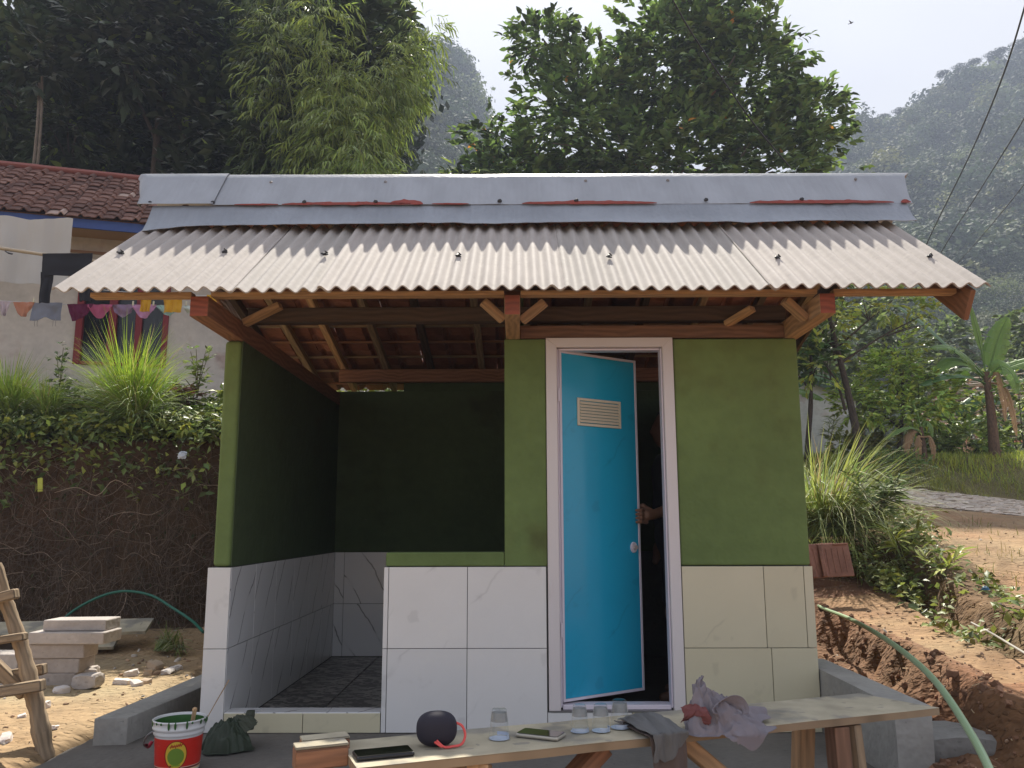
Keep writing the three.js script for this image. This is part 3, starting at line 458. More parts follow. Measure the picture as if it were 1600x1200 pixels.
// round speaker with a coral strap
{
  const c = at(682, 1165, { y: 0.421 }), o = thing('speaker', 'small round black speaker with a coral strap on the bench', 'speaker', [c.x, 0.421, c.z], 0.15);
  const R = 0.048, g = mergeVertices(new THREE.SphereGeometry(1, 48, 32).deleteAttribute('normal').deleteAttribute('uv')), p = g.attributes.position;
  for (let i = 0; i < p.count; i++) { const x = p.getX(i), y = p.getY(i), z = p.getZ(i), e = 2.5, k = 1 / Math.pow(Math.pow(Math.abs(x), e) + Math.pow(Math.abs(y), e) + Math.pow(Math.abs(z), 2.4), 1 / e); p.setXYZ(i, x * k * 0.055, y * k * 0.045 + 0.044, z * k * 0.036); }
  g.computeVertexNormals(); mesh('body', boxUV(g), mat(0.018, 0.016, 0.03, 0.75, B(TX.cloth, 0.0006)), o);
  const strap = tube([V(0.05, 0.058, 0.0), V(0.068, 0.05, 0.008), V(0.076, 0.028, 0.016), V(0.066, 0.008, 0.026), V(0.04, 0.0045, 0.034), V(0.02, 0.004, 0.036), V(0.006, 0.014, 0.038), V(-0.002, 0.022, 0.037)], 0.0036, 0.0034, 40, 8); strap.scale(1, 1, 1);
  mesh('strap', [strap, tube([V(0.012, 0.005, 0.040), V(0.002, 0.012, 0.0405), V(-0.008, 0.019, 0.039)], 0.003, 0.0028, 14, 7)], mat(0.75, 0.10, 0.09, 0.6), o);
}
// clear plastic cups standing upside down, a printed film on what is now the bottom
{
  const clear = new THREE.MeshPhysicalMaterial({ color: col(0.93, 0.95, 0.96), roughness: 0.06, transmission: 1, thickness: 0, ior: 1.45, side: THREE.DoubleSide });
  const film = phys(0.50, 0.55, 0.66, 0.3), greyReflection = phys(0.42, 0.43, 0.43, 0.45, { transmission: 0.55, thickness: 0 });
  const pts = [[0, 0.074], [0.0165, 0.074], [0.0185, 0.0725], [0.0195, 0.068], [0.0215, 0.052], [0.0220, 0.050], [0.0245, 0.024], [0.0250, 0.022], [0.0268, 0.006], [0.0282, 0.004], [0.0285, 0.001], [0.0270, 0.0005]].map(([x, y]) => new THREE.Vector2(x, y));
  const make = (label, u, v, sc) => {
    const p = at(u, v, { y: 0.4215 }), o = thing('plastic_cup', label, 'cup', [p.x, 0.4215, p.z], R0() * 6, 'clear plastic cups on the bench'); o.scale.setScalar(sc);
    mesh('shell', new THREE.LatheGeometry(pts, 36), clear, o);
    const f = new THREE.CylinderGeometry(0.0262, 0.0266, 0.0012, 32); f.translate(0, 0.0014, 0); const band = new THREE.CylinderGeometry(0.0252, 0.0262, 0.009, 32, 1, true, 0.4, 2.4); band.translate(0, 0.0078, 0); mesh('film', [f, band], film, o);
    const w = new THREE.CylinderGeometry(0.0190, 0.0222, 0.022, 28, 1, true); w.translate(0, 0.054, 0); mesh('reflection_band', w, greyReflection, o);  // grey band put in as the dark reflection inside the cup
    return o;
  };
  make('clear plastic cup standing alone, upside down beside the speaker', 780, 1154, 1.08);
  make('upside-down clear plastic cup, leftmost of the row of three by the grey rag', 906, 1143, 1);
  make('upside-down clear plastic cup, middle of the row of three by the grey rag', 939, 1142, 1);
  make('upside-down clear plastic cup touching the grey rag, rightmost of the three', 969, 1137, 1.06);
}
// cloths
function crumple(w, d, h, seed, n = 70, shape = (u, v) => 1, prof = null) {
  return sheet(n, n, (u, v) => {
    const a = u * 2 - 1, b = v * 2 - 1, wx = 0.16 * ns(a * 2.2 + seed, b * 2.2, 1), wz = 0.16 * ns(a * 2.2, b * 2.2 + seed, 5);
    const r = Math.hypot(a, b), edge = 1 + 0.22 * ns(Math.atan2(b, a) * 1.3 + seed, 2.1) + 0.1 * ns(Math.atan2(b, a) * 4, seed);
    const fold = 1 - Math.abs(ns(a * 1.7 + wx * 3 + seed, b * 2.1 + wz * 3, seed)) * 2.1, f2 = 1 - Math.abs(ns(a * 4.1 + seed * 2 + wx * 5, b * 4.6 - wz * 5, seed + 3)) * 2, f3 = 1 - Math.abs(ns(a * 9 + wx * 9, b * 10 + seed, 7)) * 2;
    const fall = Math.pow(clamp(1 - Math.pow(Math.min(r, 1), 2.4)), 0.6);
    const y = h * (prof ? prof(a, b) : fall) * (0.52 + 0.42 * fold + 0.12 * f2 + 0.03 * f3);
    return V(a * w / 2 * edge * (1 - 0.1 * fold) + wx * w * 0.35, Math.max(0.001, y) + 0.002, b * d / 2 * edge + wz * d * 0.4);
  }, 0.0015);
}
{
  const c = at(1118, 1140, { y: 0.42 });
  const lilac = mat(0.21, 0.19, 0.215, 0.95, B(TX.cloth, 0.0008));
  const o = thing('rag', 'crumpled lilac grey cloth heaped on the right half of the bench', 'cloth', [c.x, 0.4205, c.z], 0.36);
  const heap = sheet(150, 40, (u, v) => {
    const t = u * 6.2832, c = Math.cos(t), q = Math.sin(t), r = v, R = (c > 0 ? lerp(0.105, 0.165, Math.pow(c, 1.5)) : 0.10) * (1 + 0.16 * ns(c * 1.6 + 4, q * 1.6, 2)) * (q > 0.2 ? 1.06 : 0.92);
    const n = ns(c * 1.3 + 7, q * 1.3, r * 0.8), fold = Math.sin(t * 6 + 5 * n + 3 * r) * 0.5 + Math.sin(t * 13 + 6 * n - 4 * r) * 0.22 + 0.5 * ns(c * 5, q * 5, r * 2.2), top = 0.088 * Math.pow(1 - sst(0, 1, r), 0.85) * (1 + 0.25 * c * -1) + 0.022 * (1 - r);
    let x = -0.03 * (1 - r) + c * R * Math.pow(r, 0.8) + 0.010 * ns(c * 3, r * 5, 6), z = -0.01 * (1 - r) + q * R * 0.92 * Math.pow(r, 0.8) + 0.010 * ns(q * 3 + 4, r * 5, 1), y = top + 0.026 * fold * Math.sin(Math.min(1, r * 1.15) * 3.1416 * 0.86) * (0.4 + r) + 0.018 * (1 - Math.abs(ns(c * 2.4 * r * 3, q * 7.2 * r, 9)) * 2.2) * (1 - r * 0.8);
    y = Math.max(0.002 + 0.004 * Math.max(0, fold), y); if (z > 0.094) { y = Math.min(y, 0.006) - (z - 0.094) * 2.2 + 0.004 * fold; z = 0.098 + 0.012 * (1 + fold) * 0.6; }
    return V(x, y, z);
  }, 0.0014);
  mesh('cloth_body', heap, lilac, o);
  const tail = sheet(44, 24, (u, v) => { const a = u, b = v * 2 - 1, f = Math.sin(b * 5 + 3 * ns(a * 3, b, 2) + a * 2); return V(0.04 + a * 0.17 + 0.008 * ns(b * 3, 4), 0.003 + (0.042 - 0.026 * a) * (1 - b * b) + 0.009 * (1 + f) * (1 - 0.5 * Math.abs(b)), b * (0.075 - 0.045 * a) - 0.035 * a - 0.015 + 0.01 * ns(a * 4, b)); }, 0.0015); mesh('sleeve', tail, lilac, o);
  const collar = sheet(48, 12, (u, v) => { const t = lerp(-0.5, 3.7, u), s = v - 0.5; const r = 0.046 + 0.012 * s + 0.006 * ns(t * 1.4, s * 3, 5); return V(0.005 + r * Math.cos(t) * 1.15, 0.066 + 0.024 * Math.sin(t * 1.1) + 0.03 * s * (0.6 + 0.5 * Math.sin(t * 2)), 0.045 + 0.030 * Math.sin(t) * -0.6 + 0.016 * s + 0.02); }, 0.0014); mesh('collar', collar, lilac, o);
  const peak = sheet(30, 24, (u, v) => { const t = u * 6.2832, s = v, r = 0.032 * (1 - 0.62 * s * s) * (1 + 0.4 * ns(Math.cos(t) * 1.7 + 5, Math.sin(t) * 1.7, s * 2)); return V(-0.035 + r * Math.cos(t) + 0.016 * s, 0.062 + s * 0.044, -0.02 + r * Math.sin(t) * 0.7); }, 0.0012); mesh('sleeve', peak, mat(0.17, 0.17, 0.22, 0.95, B(TX.cloth, 0.0008)), o);
  const red = sheet(24, 14, (u, v) => { const a = u * 2 - 1, b = v * 2 - 1; return V(-0.082 + a * 0.026 + 0.006 * ns(b * 2, a), 0.058 + b * 0.022 - 0.012 * a * a + 0.008 * ns(a * 3, b * 3, 2), 0.02 + 0.016 * (1 - b * b) + 0.03 * a + 0.006 * ns(a * 5, b * 2)); }, 0.002); tag(mesh('hem', red, mat(0.16, 0.055, 0.055, 0.9), o), 'dull red hem of the cloth');
  // the grey cap of cloth over the brown one that hangs from the bench front
  const e = at(1012, 1140, { y: 0.42 });
  const gr = thing('hanging_cloth', 'brown cloth hanging over the front of the bench with a grey rag on top', 'cloth', [e.x, 0.42, e.z], 0.37);
  const drape = sheet(30, 60, (u, v) => { const a = u * 2 - 1, s = v * 0.60, f = 0.007 * Math.sin(a * 5 + 2 * ns(v * 2, 3)) + 0.006 * ns(a * 3, v * 3, 4); let y, z; if (s < 0.21) { z = -0.10 + s; y = 0.005 + Math.abs(f) * 0.5; } else { const q = s - 0.21; y = 0.006 - q * (1 - 0.04 * a); z = 0.110 + 0.010 * Math.sin(Math.min(q * 22, 1.57)) + f * Math.min(1, q * 9); } return V(a * (0.062 - 0.006 * v) + f * 0.6, y, z); }, 0.002);
  mesh('brown_cloth', drape, mat(0.115, 0.085, 0.075, 0.95, B(TX.cloth, 0.001)), gr);
  const capc = sheet(56, 56, (u, v) => { const a = u * 2 - 1, s = v * 0.27 * (1 - 0.22 * Math.max(0, a) + 0.1 * ns(a * 2, 5)), w = 0.058 + 0.012 * ns(v * 3, 2.2); const f = 0.6 * Math.sin(a * 2.6 + 5 * ns(v * 1.6, a * 0.9, 8)) + 0.5 * ns(a * 4, v * 5, 3), g2 = 1 - Math.abs(ns(a * 2.1 + 1, v * 2.3, 8)) * 2; let y, z; if (s < 0.195) { z = -0.08 + s; y = 0.014 + 0.032 * Math.sin(clamp(s / 0.195) * 2.6 + 0.35) * (0.65 + 0.4 * g2) * (1 - a * a * 0.7) + 0.005 * f; } else { const q = s - 0.195; y = 0.020 - q * 0.95; z = 0.123 + 0.008 * f + 0.004 * g2; } return V(a * w + 0.006 * ns(v * 6, a * 2), y, z); }, 0.0018);
  mesh('grey_rag', capc, mat(0.13, 0.13, 0.132, 0.95, B(TX.cloth, 0.0009)), gr);
}
// ================================================================== paint bucket, stick, green bag
{
  const b0 = at(277, 1204, { y: 0.0 }), o = thing('paint_bucket', 'white plastic bucket of green paint with a red label', 'bucket', [-1.142, 0.002, 0.60], 0);
  const H = 0.2, rt = 0.105, rb = 0.088, rad = (y) => lerp(rb, rt - 0.006, y / H);
  const prof = [[0, 0.003], [rb - 0.006, 0.003], [rb, 0.0], [rb + 0.001, 0.006], [rad(0.14), 0.14], [rad(0.145) + 0.006, 0.145], [rad(0.15) + 0.007, 0.152], [rad(0.155) + 0.004, 0.158], [rad(0.16) + 0.006, 0.163], [rad(0.165) + 0.010, 0.168], [rad(0.172) + 0.010, 0.174], [rad(0.178) + 0.005, 0.180], [rad(0.19) + 0.005, 0.193], [rt + 0.004, 0.197], [rt + 0.005, 0.201], [rt + 0.001, 0.204], [rt - 0.003, 0.201], [rt - 0.006, 0.19], [rad(0.05) - 0.003, 0.05], [0, 0.05]].map(([x, y]) => new THREE.Vector2(x, y));
  mesh('pail', new THREE.LatheGeometry(prof, 64), phys(0.66, 0.66, 0.67, 0.4), o);
  const cv = document.createElement('canvas'); cv.width = 1024; cv.height = 256; const c = cv.getContext('2d');
  c.fillStyle = '#c9281b'; c.fillRect(0, 0, 1024, 256); c.fillStyle = '#d9c9b8'; c.fillRect(0, 222, 1024, 5); c.fillStyle = '#701a1a'; c.fillRect(0, 227, 1024, 15); c.fillStyle = '#d8c9a0'; c.fillRect(0, 242, 1024, 14);
  const cx = 256, cy = 124; const el = (rx, ry, f) => { c.beginPath(); c.ellipse(cx, cy, rx, ry, 0, 0, 6.2832); c.fillStyle = f; c.fill(); };
  el(80, 113, '#8e1c14'); el(73, 106, '#d3b23c'); c.beginPath(); c.ellipse(cx, cy + 14, 58, 68, 0, 0, 6.2832); c.fillStyle = '#6f8c34'; c.fill();
  c.strokeStyle = '#a5421c'; c.lineWidth = 7; c.beginPath(); for (let k = 0; k <= 26; k++) { const x = cx - 42 + k * 3.3, y = cy - 66 - k * 0.5 + 10 * Math.sin(k * 1.7) * (k % 3 ? 0.8 : 1.2); k ? c.lineTo(x, y) : c.moveTo(x, y); } c.stroke();
  c.strokeStyle = '#7d9a2c'; c.lineWidth = 6; c.beginPath(); for (let k = 0; k <= 20; k++) { const x = cx - 32 + k * 3.3, y = cy + 84 + 5 * Math.sin(k * 1.9); k ? c.lineTo(x, y) : c.moveTo(x, y); } c.stroke(); c.fillStyle = '#7a1d10'; c.fillRect(cx - 40, cy + 80, 12, 12);
  c.fillStyle = '#d4574a'; c.fillRect(112, 52, 20, 5);
  const t = new THREE.CanvasTexture(cv); t.colorSpace = THREE.SRGBColorSpace;
  const lb = new THREE.CylinderGeometry(rad(0.135) + 0.0012, rad(0.008) + 0.0012, 0.127, 64, 1, true); lb.translate(0, 0.0715, 0); lb.rotateY(-Math.PI / 2 + 0.28); mesh('label', lb, phys(1, 1, 1, 0.32, { map: t }), o);
  const pg = new THREE.CircleGeometry(rad(0.13) - 0.004, 48); pg.rotateX(-Math.PI / 2); pg.translate(0, 0.150, 0); mesh('paint', pg, phys(0.02, 0.075, 0.015, 0.12), o);
  const drips = []; for (let k = 0; k < 22; k++) { const a = k * 0.2857 + rr(-0.1, 0.1), L = rr(0.004, 0.016), g = lump(0.005, L, 0.003, k, 0.2, 1); g.translate(0, 0.200 - L * 0.6, rt + 0.004); g.rotateY(a); drips.push(g); } const inner = new THREE.CylinderGeometry(rt - 0.0068, rad(0.14) - 0.0035, 0.045, 48, 1, true); inner.translate(0, 0.172, 0); drips.push(inner); mesh('paint_smear', drips, phys(0.03, 0.11, 0.02, 0.3), o);
  const hd = tube([V(-0.075, 0.166, 0.078), V(-0.10, 0.15, 0.085), V(-0.122, 0.11, 0.06), V(-0.128, 0.085, 0.0), V(-0.12, 0.11, -0.06), V(-0.098, 0.15, -0.085), V(-0.075, 0.166, -0.078)], 0.0032, 0.0032, 50, 7); mesh('handle', hd, MAT.steel, o);
  const grip = tube([V(-0.126, 0.096, 0.025), V(-0.128, 0.086, 0.0), V(-0.126, 0.096, -0.025)], 0.008, 0.008, 12, 10); mesh('grip', grip, mat(0.35, 0.02, 0.05, 0.5), o);
  const br = thing('paint_stirrer', 'pale wooden brush handle sticking up out of the paint bucket', 'brush handle', [-1.142 + 0.035, 0.152, 0.575]);
  mesh('stick', tube([V(0, -0.07, 0.0), V(0.010, 0.03, 0), V(0.016, 0.075, 0)], 0.0075, 0.0095, 12, 8), MAT.woodLight, br); mesh('tip', lump(0.0105, 0.012, 0.0105, 3, 0.15, 2).translate(0.017, 0.078, 0), MAT.woodLight, br);
  const st = at(315, 1132, { z: 0.06 }), st2 = at(358, 1062, { z: 0.012 });
  tag(mesh('stick', tube([V(st.x, 0.02, 0.1), V(lerp(st.x, st2.x, 0.6), lerp(st.y, st2.y, 0.6) - 0.004, 0.03), st2], 0.0022, 0.0028, 16, 6, 0.3), MAT.woodLight), 'thin bent twig leaning on the tiled left pillar', 'twig');
  // crumpled olive bag
  const gc = at(350, 1172, { y: 0 }), bag = thing('cloth_bag', 'crumpled dark green bag on the pavement beside the paint bucket', 'bag', [-1.04, 0.003, 0.29], 0.5);
  const gm = mat(0.028, 0.042, 0.024, 0.6, B(TX.plasB, 0.006)), gm2 = mat(0.06, 0.068, 0.045, 0.7, B(TX.plasB, 0.005));
  mesh('bag_body', crumple(0.22, 0.2, 0.125, 12.4, 64), gm, bag);
  const fl = crumple(0.16, 0.12, 0.075, 3.3, 48); fl.rotateZ(0.55); fl.translate(0.065, 0.055, -0.03); mesh('flap', fl, gm2, bag);
  const lp = sheet(24, 16, (u, v) => { const t = u * 6.2832, s = v; const r = 0.026 * (1 + 0.3 * ns(Math.cos(t) * 2, Math.sin(t) * 2, s * 3)) * (1 - 0.35 * s); return V(0.10 + r * Math.cos(t) + 0.01 * s, 0.06 + 0.085 * s, -0.05 + r * 0.7 * Math.sin(t)); }, 0.002); mesh('collar', lp, gm2, bag);
}

// ================================================================== person behind the door
function sdfMesh(fn, c, half, res) {
  const mc = new MarchingCubes(res, undefined, false, false, 400000), n = res; mc.isolation = 0;
  for (let k = 0; k < n; k++) for (let j = 0; j < n; j++) for (let i = 0; i < n; i++) mc.field[k * n * n + j * n + i] = -fn(c.x + ((i - n / 2) / (n / 2)) * half, c.y + ((j - n / 2) / (n / 2)) * half, c.z + ((k - n / 2) / (n / 2)) * half);
  mc.update(); const N = mc.count, p = mc.positionArray.slice(0, N * 3), q = mc.normalArray.slice(0, N * 3);
  for (let i = 0; i < N; i++) { p[3 * i] = c.x + p[3 * i] * half; p[3 * i + 1] = c.y + p[3 * i + 1] * half; p[3 * i + 2] = c.z + p[3 * i + 2] * half; }
  const g = new THREE.BufferGeometry(); g.setAttribute('position', new THREE.Float32BufferAttribute(p, 3)); g.setAttribute('normal', new THREE.Float32BufferAttribute(q, 3)); return boxUV(g);
}
const cap = (x, y, z, A, Bq, r0, r1) => { const bx_ = Bq[0] - A[0], by = Bq[1] - A[1], bz = Bq[2] - A[2], px = x - A[0], py = y - A[1], pz = z - A[2], h = clamp((px * bx_ + py * by + pz * bz) / (bx_ * bx_ + by * by + bz * bz)); return Math.hypot(px - bx_ * h, py - by * h, pz - bz * h) - lerp(r0, r1, h); };
const smin = (a, b, k) => { const h = Math.max(k - Math.abs(a - b), 0) / k; return Math.min(a, b) - h * h * k * 0.25; };
{
  const o = thing('person', 'person in dark shirt and shorts behind the blue door, holding its edge', 'person', [1.276, 0.0, -0.853], 0);
  // local axes: faces -x a little towards +z (to the door); feet at y = 0
  const bones = [ // A, B, r0, r1
    [[0, 0.93, 0], [0, 1.10, 0], 0.125, 0.12], [[0, 1.10, 0], [0.0, 1.33, 0.0], 0.12, 0.135], [[0, 1.38, -0.15], [0, 1.38, 0.15], 0.055, 0.055], [[0, 1.36, 0], [-0.02, 1.50, 0], 0.055, 0.05],
    [[0.0, 0.92, 0.085], [-0.04, 0.49, 0.10], 0.085, 0.055], [[-0.04, 0.49, 0.10], [0.02, 0.09, 0.11], 0.058, 0.036], [[0.03, 0.045, 0.11], [-0.14, 0.025, 0.13], 0.036, 0.026],
    [[0.0, 0.92, -0.085], [0.04, 0.49, -0.11], 0.085, 0.055], [[0.04, 0.49, -0.11], [0.10, 0.09, -0.12], 0.058, 0.036], [[0.11, 0.045, -0.12], [-0.06, 0.025, -0.14], 0.036, 0.026],
    [[0, 1.37, 0.165], [-0.02, 1.12, 0.28], 0.05, 0.04], [[-0.02, 1.12, 0.28], [-0.215, 1.065, 0.455], 0.04, 0.027],
    [[0, 1.37, -0.165], [0.03, 1.08, -0.22], 0.05, 0.04], [[0.03, 1.08, -0.22], [-0.08, 0.86, -0.2], 0.04, 0.026], [[-0.08, 0.86, -0.2], [-0.11, 0.78, -0.19], 0.03, 0.022]];
  const head = (x, y, z) => { const a = Math.hypot((x + 0.03) / 0.098, (y - 1.60) / 0.118, z / 0.076) - 1; let d = a * 0.085; d = smin(d, cap(x, y, z, [-0.09, 1.555, 0], [-0.085, 1.52, 0], 0.035, 0.03), 0.04); d = smin(d, cap(x, y, z, [-0.118, 1.615, 0], [-0.138, 1.578, 0], 0.010, 0.014), 0.02); for (const s of [-1, 1]) { d = smin(d, cap(x, y, z, [-0.02, 1.615, s * 0.078], [-0.01, 1.57, s * 0.076], 0.016, 0.011), 0.012); const eye = Math.hypot(x + 0.118, y - 1.612, z - s * 0.032) - 0.014; d = Math.max(d, -eye); } d = Math.max(d, -cap(x, y, z, [-0.128, 1.535, -0.02], [-0.128, 1.535, 0.02], 0.004, 0.004)); return d; };
  const body = (x, y, z) => { let d = 9; for (const [A, Bq, r0, r1] of bones) d = smin(d, cap(x, y, z, A, Bq, r0, r1), 0.05); return d; };
  const skin = phys(0.23, 0.12, 0.075, 0.55);
  const hand = (() => { // right hand closed on the door edge: palm behind the leaf, fingers over its front face
    const h0 = [-0.215, 1.065, 0.455], parts = [[[...h0], [-0.262, 1.06, 0.490], 0.028, 0.030]];
    const f = []; for (let k = 0; k < 4; k++) { const y = 1.088 - k * 0.021, L = [0.9, 1.0, 0.95, 0.78][k]; f.push([[-0.262, y - 0.004, 0.492], [-0.292, y, 0.520], 0.0105, 0.0095], [[-0.292, y, 0.520], [-0.300, y - 0.001, 0.520 + 0.030 * L], 0.0095, 0.0085], [[-0.300, y - 0.001, 0.520 + 0.030 * L], [-0.326, y - 0.002, 0.543 + 0.018 * L], 0.0085, 0.0072]); }
    const th = [[[-0.235, 1.085, 0.470], [-0.278, 1.112, 0.482], 0.014, 0.011], [[-0.278, 1.112, 0.482], [-0.315, 1.112, 0.482], 0.011, 0.0085]];
    return sdfMesh((x, y, z) => { let d = 9; for (const b of parts) d = smin(d, cap(x, y, z, ...b), 0.02); for (let k = 0; k < 4; k++) { let q = 9; for (let n = 0; n < 3; n++) q = smin(q, cap(x, y, z, ...f[k * 3 + n]), 0.006); d = smin(d, q, 0.008); } let q = 9; for (const b of th) q = smin(q, cap(x, y, z, ...b), 0.01); return smin(d, q, 0.012); }, V(-0.27, 1.06, 0.5), 0.11, 72);
  })();
  const all = sdfMesh((x, y, z) => smin(body(x, y, z), head(x, y, z), 0.03), V(-0.05, 0.86, 0.1), 0.9, 110);
  mesh('body', [all, hand], skin, o);
  const shirtB = [...bones.slice(0, 4).map(([A, Bq, a, b]) => [A, Bq, a + 0.012, b + 0.012]), [[0, 1.37, 0.165], [-0.012, 1.18, 0.255], 0.066, 0.062], [[0, 1.37, -0.165], [0.02, 1.18, -0.2], 0.066, 0.062]];
  mesh('shirt', sdfMesh((x, y, z) => { let d = 9; for (const b of shirtB) d = smin(d, cap(x, y, z, ...b), 0.06); d += 0.004 * ns(x * 20, y * 9, z * 20); return Math.max(d, y - 1.44, 0.86 - y); }, V(0, 1.15, 0.02), 0.42, 70), mat(0.03, 0.03, 0.035, 0.9), o);
  mesh('shorts', sdfMesh((x, y, z) => { let d = smin(cap(x, y, z, [0, 0.95, 0], [0, 0.92, 0], 0.14, 0.135), cap(x, y, z, [0, 0.92, 0.085], [-0.04, 0.52, 0.10], 0.105, 0.088), 0.05); d = smin(d, cap(x, y, z, [0, 0.92, -0.085], [0.035, 0.52, -0.11], 0.105, 0.088), 0.04); return Math.max(d, 0.56 - y, y - 0.985); }, V(0, 0.78, 0), 0.32, 60), mat(0.02, 0.02, 0.024, 0.9), o);
  mesh('hair', sdfMesh((x, y, z) => { const d = (Math.hypot((x + 0.02) / 0.107, (y - 1.615) / 0.122, z / 0.084) - 1) * 0.09 + 0.004 * ns(x * 60, y * 60, z * 60); return Math.max(d, (x + 0.085) * -0.8 - (y - 1.68) * 0.5, 1.565 - y + (x + 0.02) * 0.4); }, V(-0.02, 1.63, 0), 0.16, 50), mat(0.012, 0.010, 0.010, 0.6), o);
  for (const [y, z, w] of [[1.02, 0.12, 0.03], [0.93, 0.13, 0.022]]) mesh('print', lump(0.006, 0.008, w / 2, y * 9, 0.3, 1).translate(-0.10, y, z), mat(0.25, 0.25, 0.26, 0.9), o);
}

// ================================================================== left of the hut: trestle, blocks, planks, rubble
{
  const o = thing('timber_trestle', 'rough weathered timber trestle with cross rungs at the left edge of the picture', 'trestle');
  const P = (u, v, z) => at(u, v, { z });
  mesh('post', tube([P(-8, 882, 0.36), P(6, 930, 0.36), P(30, 1000, 0.37), P(46, 1060, 0.38), P(58, 1110, 0.39), P(72, 1188, 0.40)], 0.030, 0.040, 40, 9, 0.22), MAT.woodOld, o);
  const rung = (u0, v0, u1, v1, z, w, h) => mesh('rung', beam(P(u0, v0, z), P(u1, v1, z), w, h, 0.008), MAT.woodOld, o);
  rung(-120, 965, 27, 927, 0.43, 0.05, 0.046); rung(-120, 1018, 40, 994, 0.44, 0.05, 0.036); rung(-60, 1070, 71, 1045, 0.30, 0.05, 0.05); rung(-120, 1100, 68, 1070, 0.46, 0.055, 0.05);
  mesh('brace', beam(P(-60, 990, 0.32), P(40, 1085, 0.33), 0.04, 0.06, 0.008), MAT.woodOld, o);
  mesh('post', tube([P(-200, 880, 0.34), P(-188, 1000, 0.36), P(-180, 1190, 0.4)], 0.036, 0.042, 24, 9, 0.2), MAT.woodOld, o);
}
{
  const bm = [mat(0.62, 0.565, 0.54, 0.95, { map: TX.conc, ...B(TX.concB, 0.006) }), mat(0.54, 0.475, 0.44, 0.95, { map: TX.conc, ...B(TX.concB, 0.006) })];
  const block = (label, x0, x1, y0, z0, z1, h, turn, k) => { const w = x1 - x0, d = z1 - z0; const g = bx(-w / 2, w / 2, 0, h, -d / 2, d / 2, 0.007), p = g.attributes.position; for (let i = 0; i < p.count; i++) p.setXYZ(i, p.getX(i) + 0.006 * ns(p.getY(i) * 9 + k, p.getZ(i) * 9, 1), p.getY(i) + 0.004 * ns(p.getX(i) * 9 + k, p.getZ(i) * 9, 2), p.getZ(i) + 0.006 * ns(p.getX(i) * 9 + k, p.getY(i) * 9, 3)); g.computeVertexNormals(); const m = mesh('concrete_block', g, bm[k % 2]); m.position.set((x0 + x1) / 2, y0, (z0 + z1) / 2); m.rotation.y = turn; return tag(m, label, 'block', 'pale concrete blocks left of the wash house'); };
  const X = -2.42, Z = -0.98;
  block('pale concrete block at the very bottom of the stack behind the trestle', X - 0.40, X, 0.03, Z - 0.19, Z, 0.088, 0.03, 1);
  block('pale concrete block in the second course from the bottom of the stack', X - 0.39, X + 0.02, 0.119, Z - 0.2, Z - 0.01, 0.086, -0.02, 3);
  block('pale concrete block in the middle course of the stack', X - 0.37, X + 0.04, 0.206, Z - 0.19, Z, 0.086, 0.02, 1);
  block('wide pale block in the fourth course of the stack, jutting out to the right', X - 0.30, X + 0.17, 0.293, Z - 0.22, Z + 0.02, 0.072, 0.0, 2);
  block('topmost pale block lying on the stack behind the trestle', X - 0.24, X + 0.145, 0.366, Z - 0.24, Z - 0.03, 0.066, 0.04, 4);
  block('pale block at the left edge of the picture beside the stack', X - 0.82, X - 0.42, 0.03, Z - 0.2, Z, 0.1, 0.02, 2);
  block('pale block resting on another at the left edge of the picture', X - 0.80, X - 0.36, 0.131, Z - 0.21, Z - 0.01, 0.1, -0.03, 4);
  const lying = (label, u, v, w, h, d, t, k) => { const p = at(u, v, { y: 0.06 }); const m = mesh('concrete_block', lump(w / 2, h / 2, d / 2, k * 3.3, 0.09, 3, 1), bm[0]); m.position.set(p.x, 0.05 + h * 0.42, p.z); m.rotation.set(0.05, t, 0.06); return tag(m, label, 'block', 'pale concrete blocks left of the wash house'); };
  lying('white block lying on the ground right of the stack, the rear one of two', 124, 1062, 0.27, 0.1, 0.13, 0.16, 2); lying('white broken block lying on the ground, the nearer one of two right of the stack', 137, 1072, 0.19, 0.10, 0.13, -0.1, 3);
  const rm = mat(0.66, 0.60, 0.57, 0.95, B(TX.concB, 0.006)), rm2 = mat(0.47, 0.36, 0.26, 0.95, B(TX.concB, 0.006));
  const rub = [[192, 1062, 26, 'flat pale chip'], [205, 1050, 22, 'dark sided chip'], [213, 1066, 24, 'angular white chip'], [233, 1048, 20, 'rounded tan stone'], [243, 1039, 26, 'tan curved lump'], [262, 1046, 24, 'white flat chip'], [276, 1040, 20, 'small white chip'], [228, 1062, 20, 'brownish stone'], [68, 1098, 22, 'white chip'], [97, 1075, 24, 'grey wedge'], [92, 1152, 28, 'long white splinter'], [10, 1150, 26, 'greyish chip'], [80, 1130, 18, 'pinkish chip'], [132, 1146, 18, 'pale small chip'], [35, 1112, 14, 'tiny pale chip']];
  const where = ['leftmost before the grass tuft', 'behind the flat chip', 'below the dark chip', 'between chips by the kerb', 'under the grass tuft', 'nearest the kerb back end', 'right of the grass tuft', 'in front of the tan lump', 'at the foot of the block stack', 'right of the block stack foot', 'beside the trestle post foot', 'at the lower left edge', 'right of the trestle post', 'at the pavement edge by the kerb', 'left of the trestle post'];
  rub.forEach(([u, v, s, w], i) => { const p = at(u, v, { y: 0.07 }), d = (camera.position.z - p.z) / 1294 * s * 0.55; const y = ground(p.x, p.z); const m = mesh('rubble', lump(d * rr(0.8, 1.2), d * rr(0.35, 0.6), d * rr(0.6, 0.9), i * 2.7, 0.3, 2, 0.6), i === 3 || i === 4 || i === 7 ? rm2 : rm); m.position.set(p.x, y + d * 0.25, p.z); m.rotation.set(rr(-0.2, 0.2), rr(0, 6), rr(-0.2, 0.2)); tag(m, `${w} of rubble ${where[i]}`, 'rubble'); });
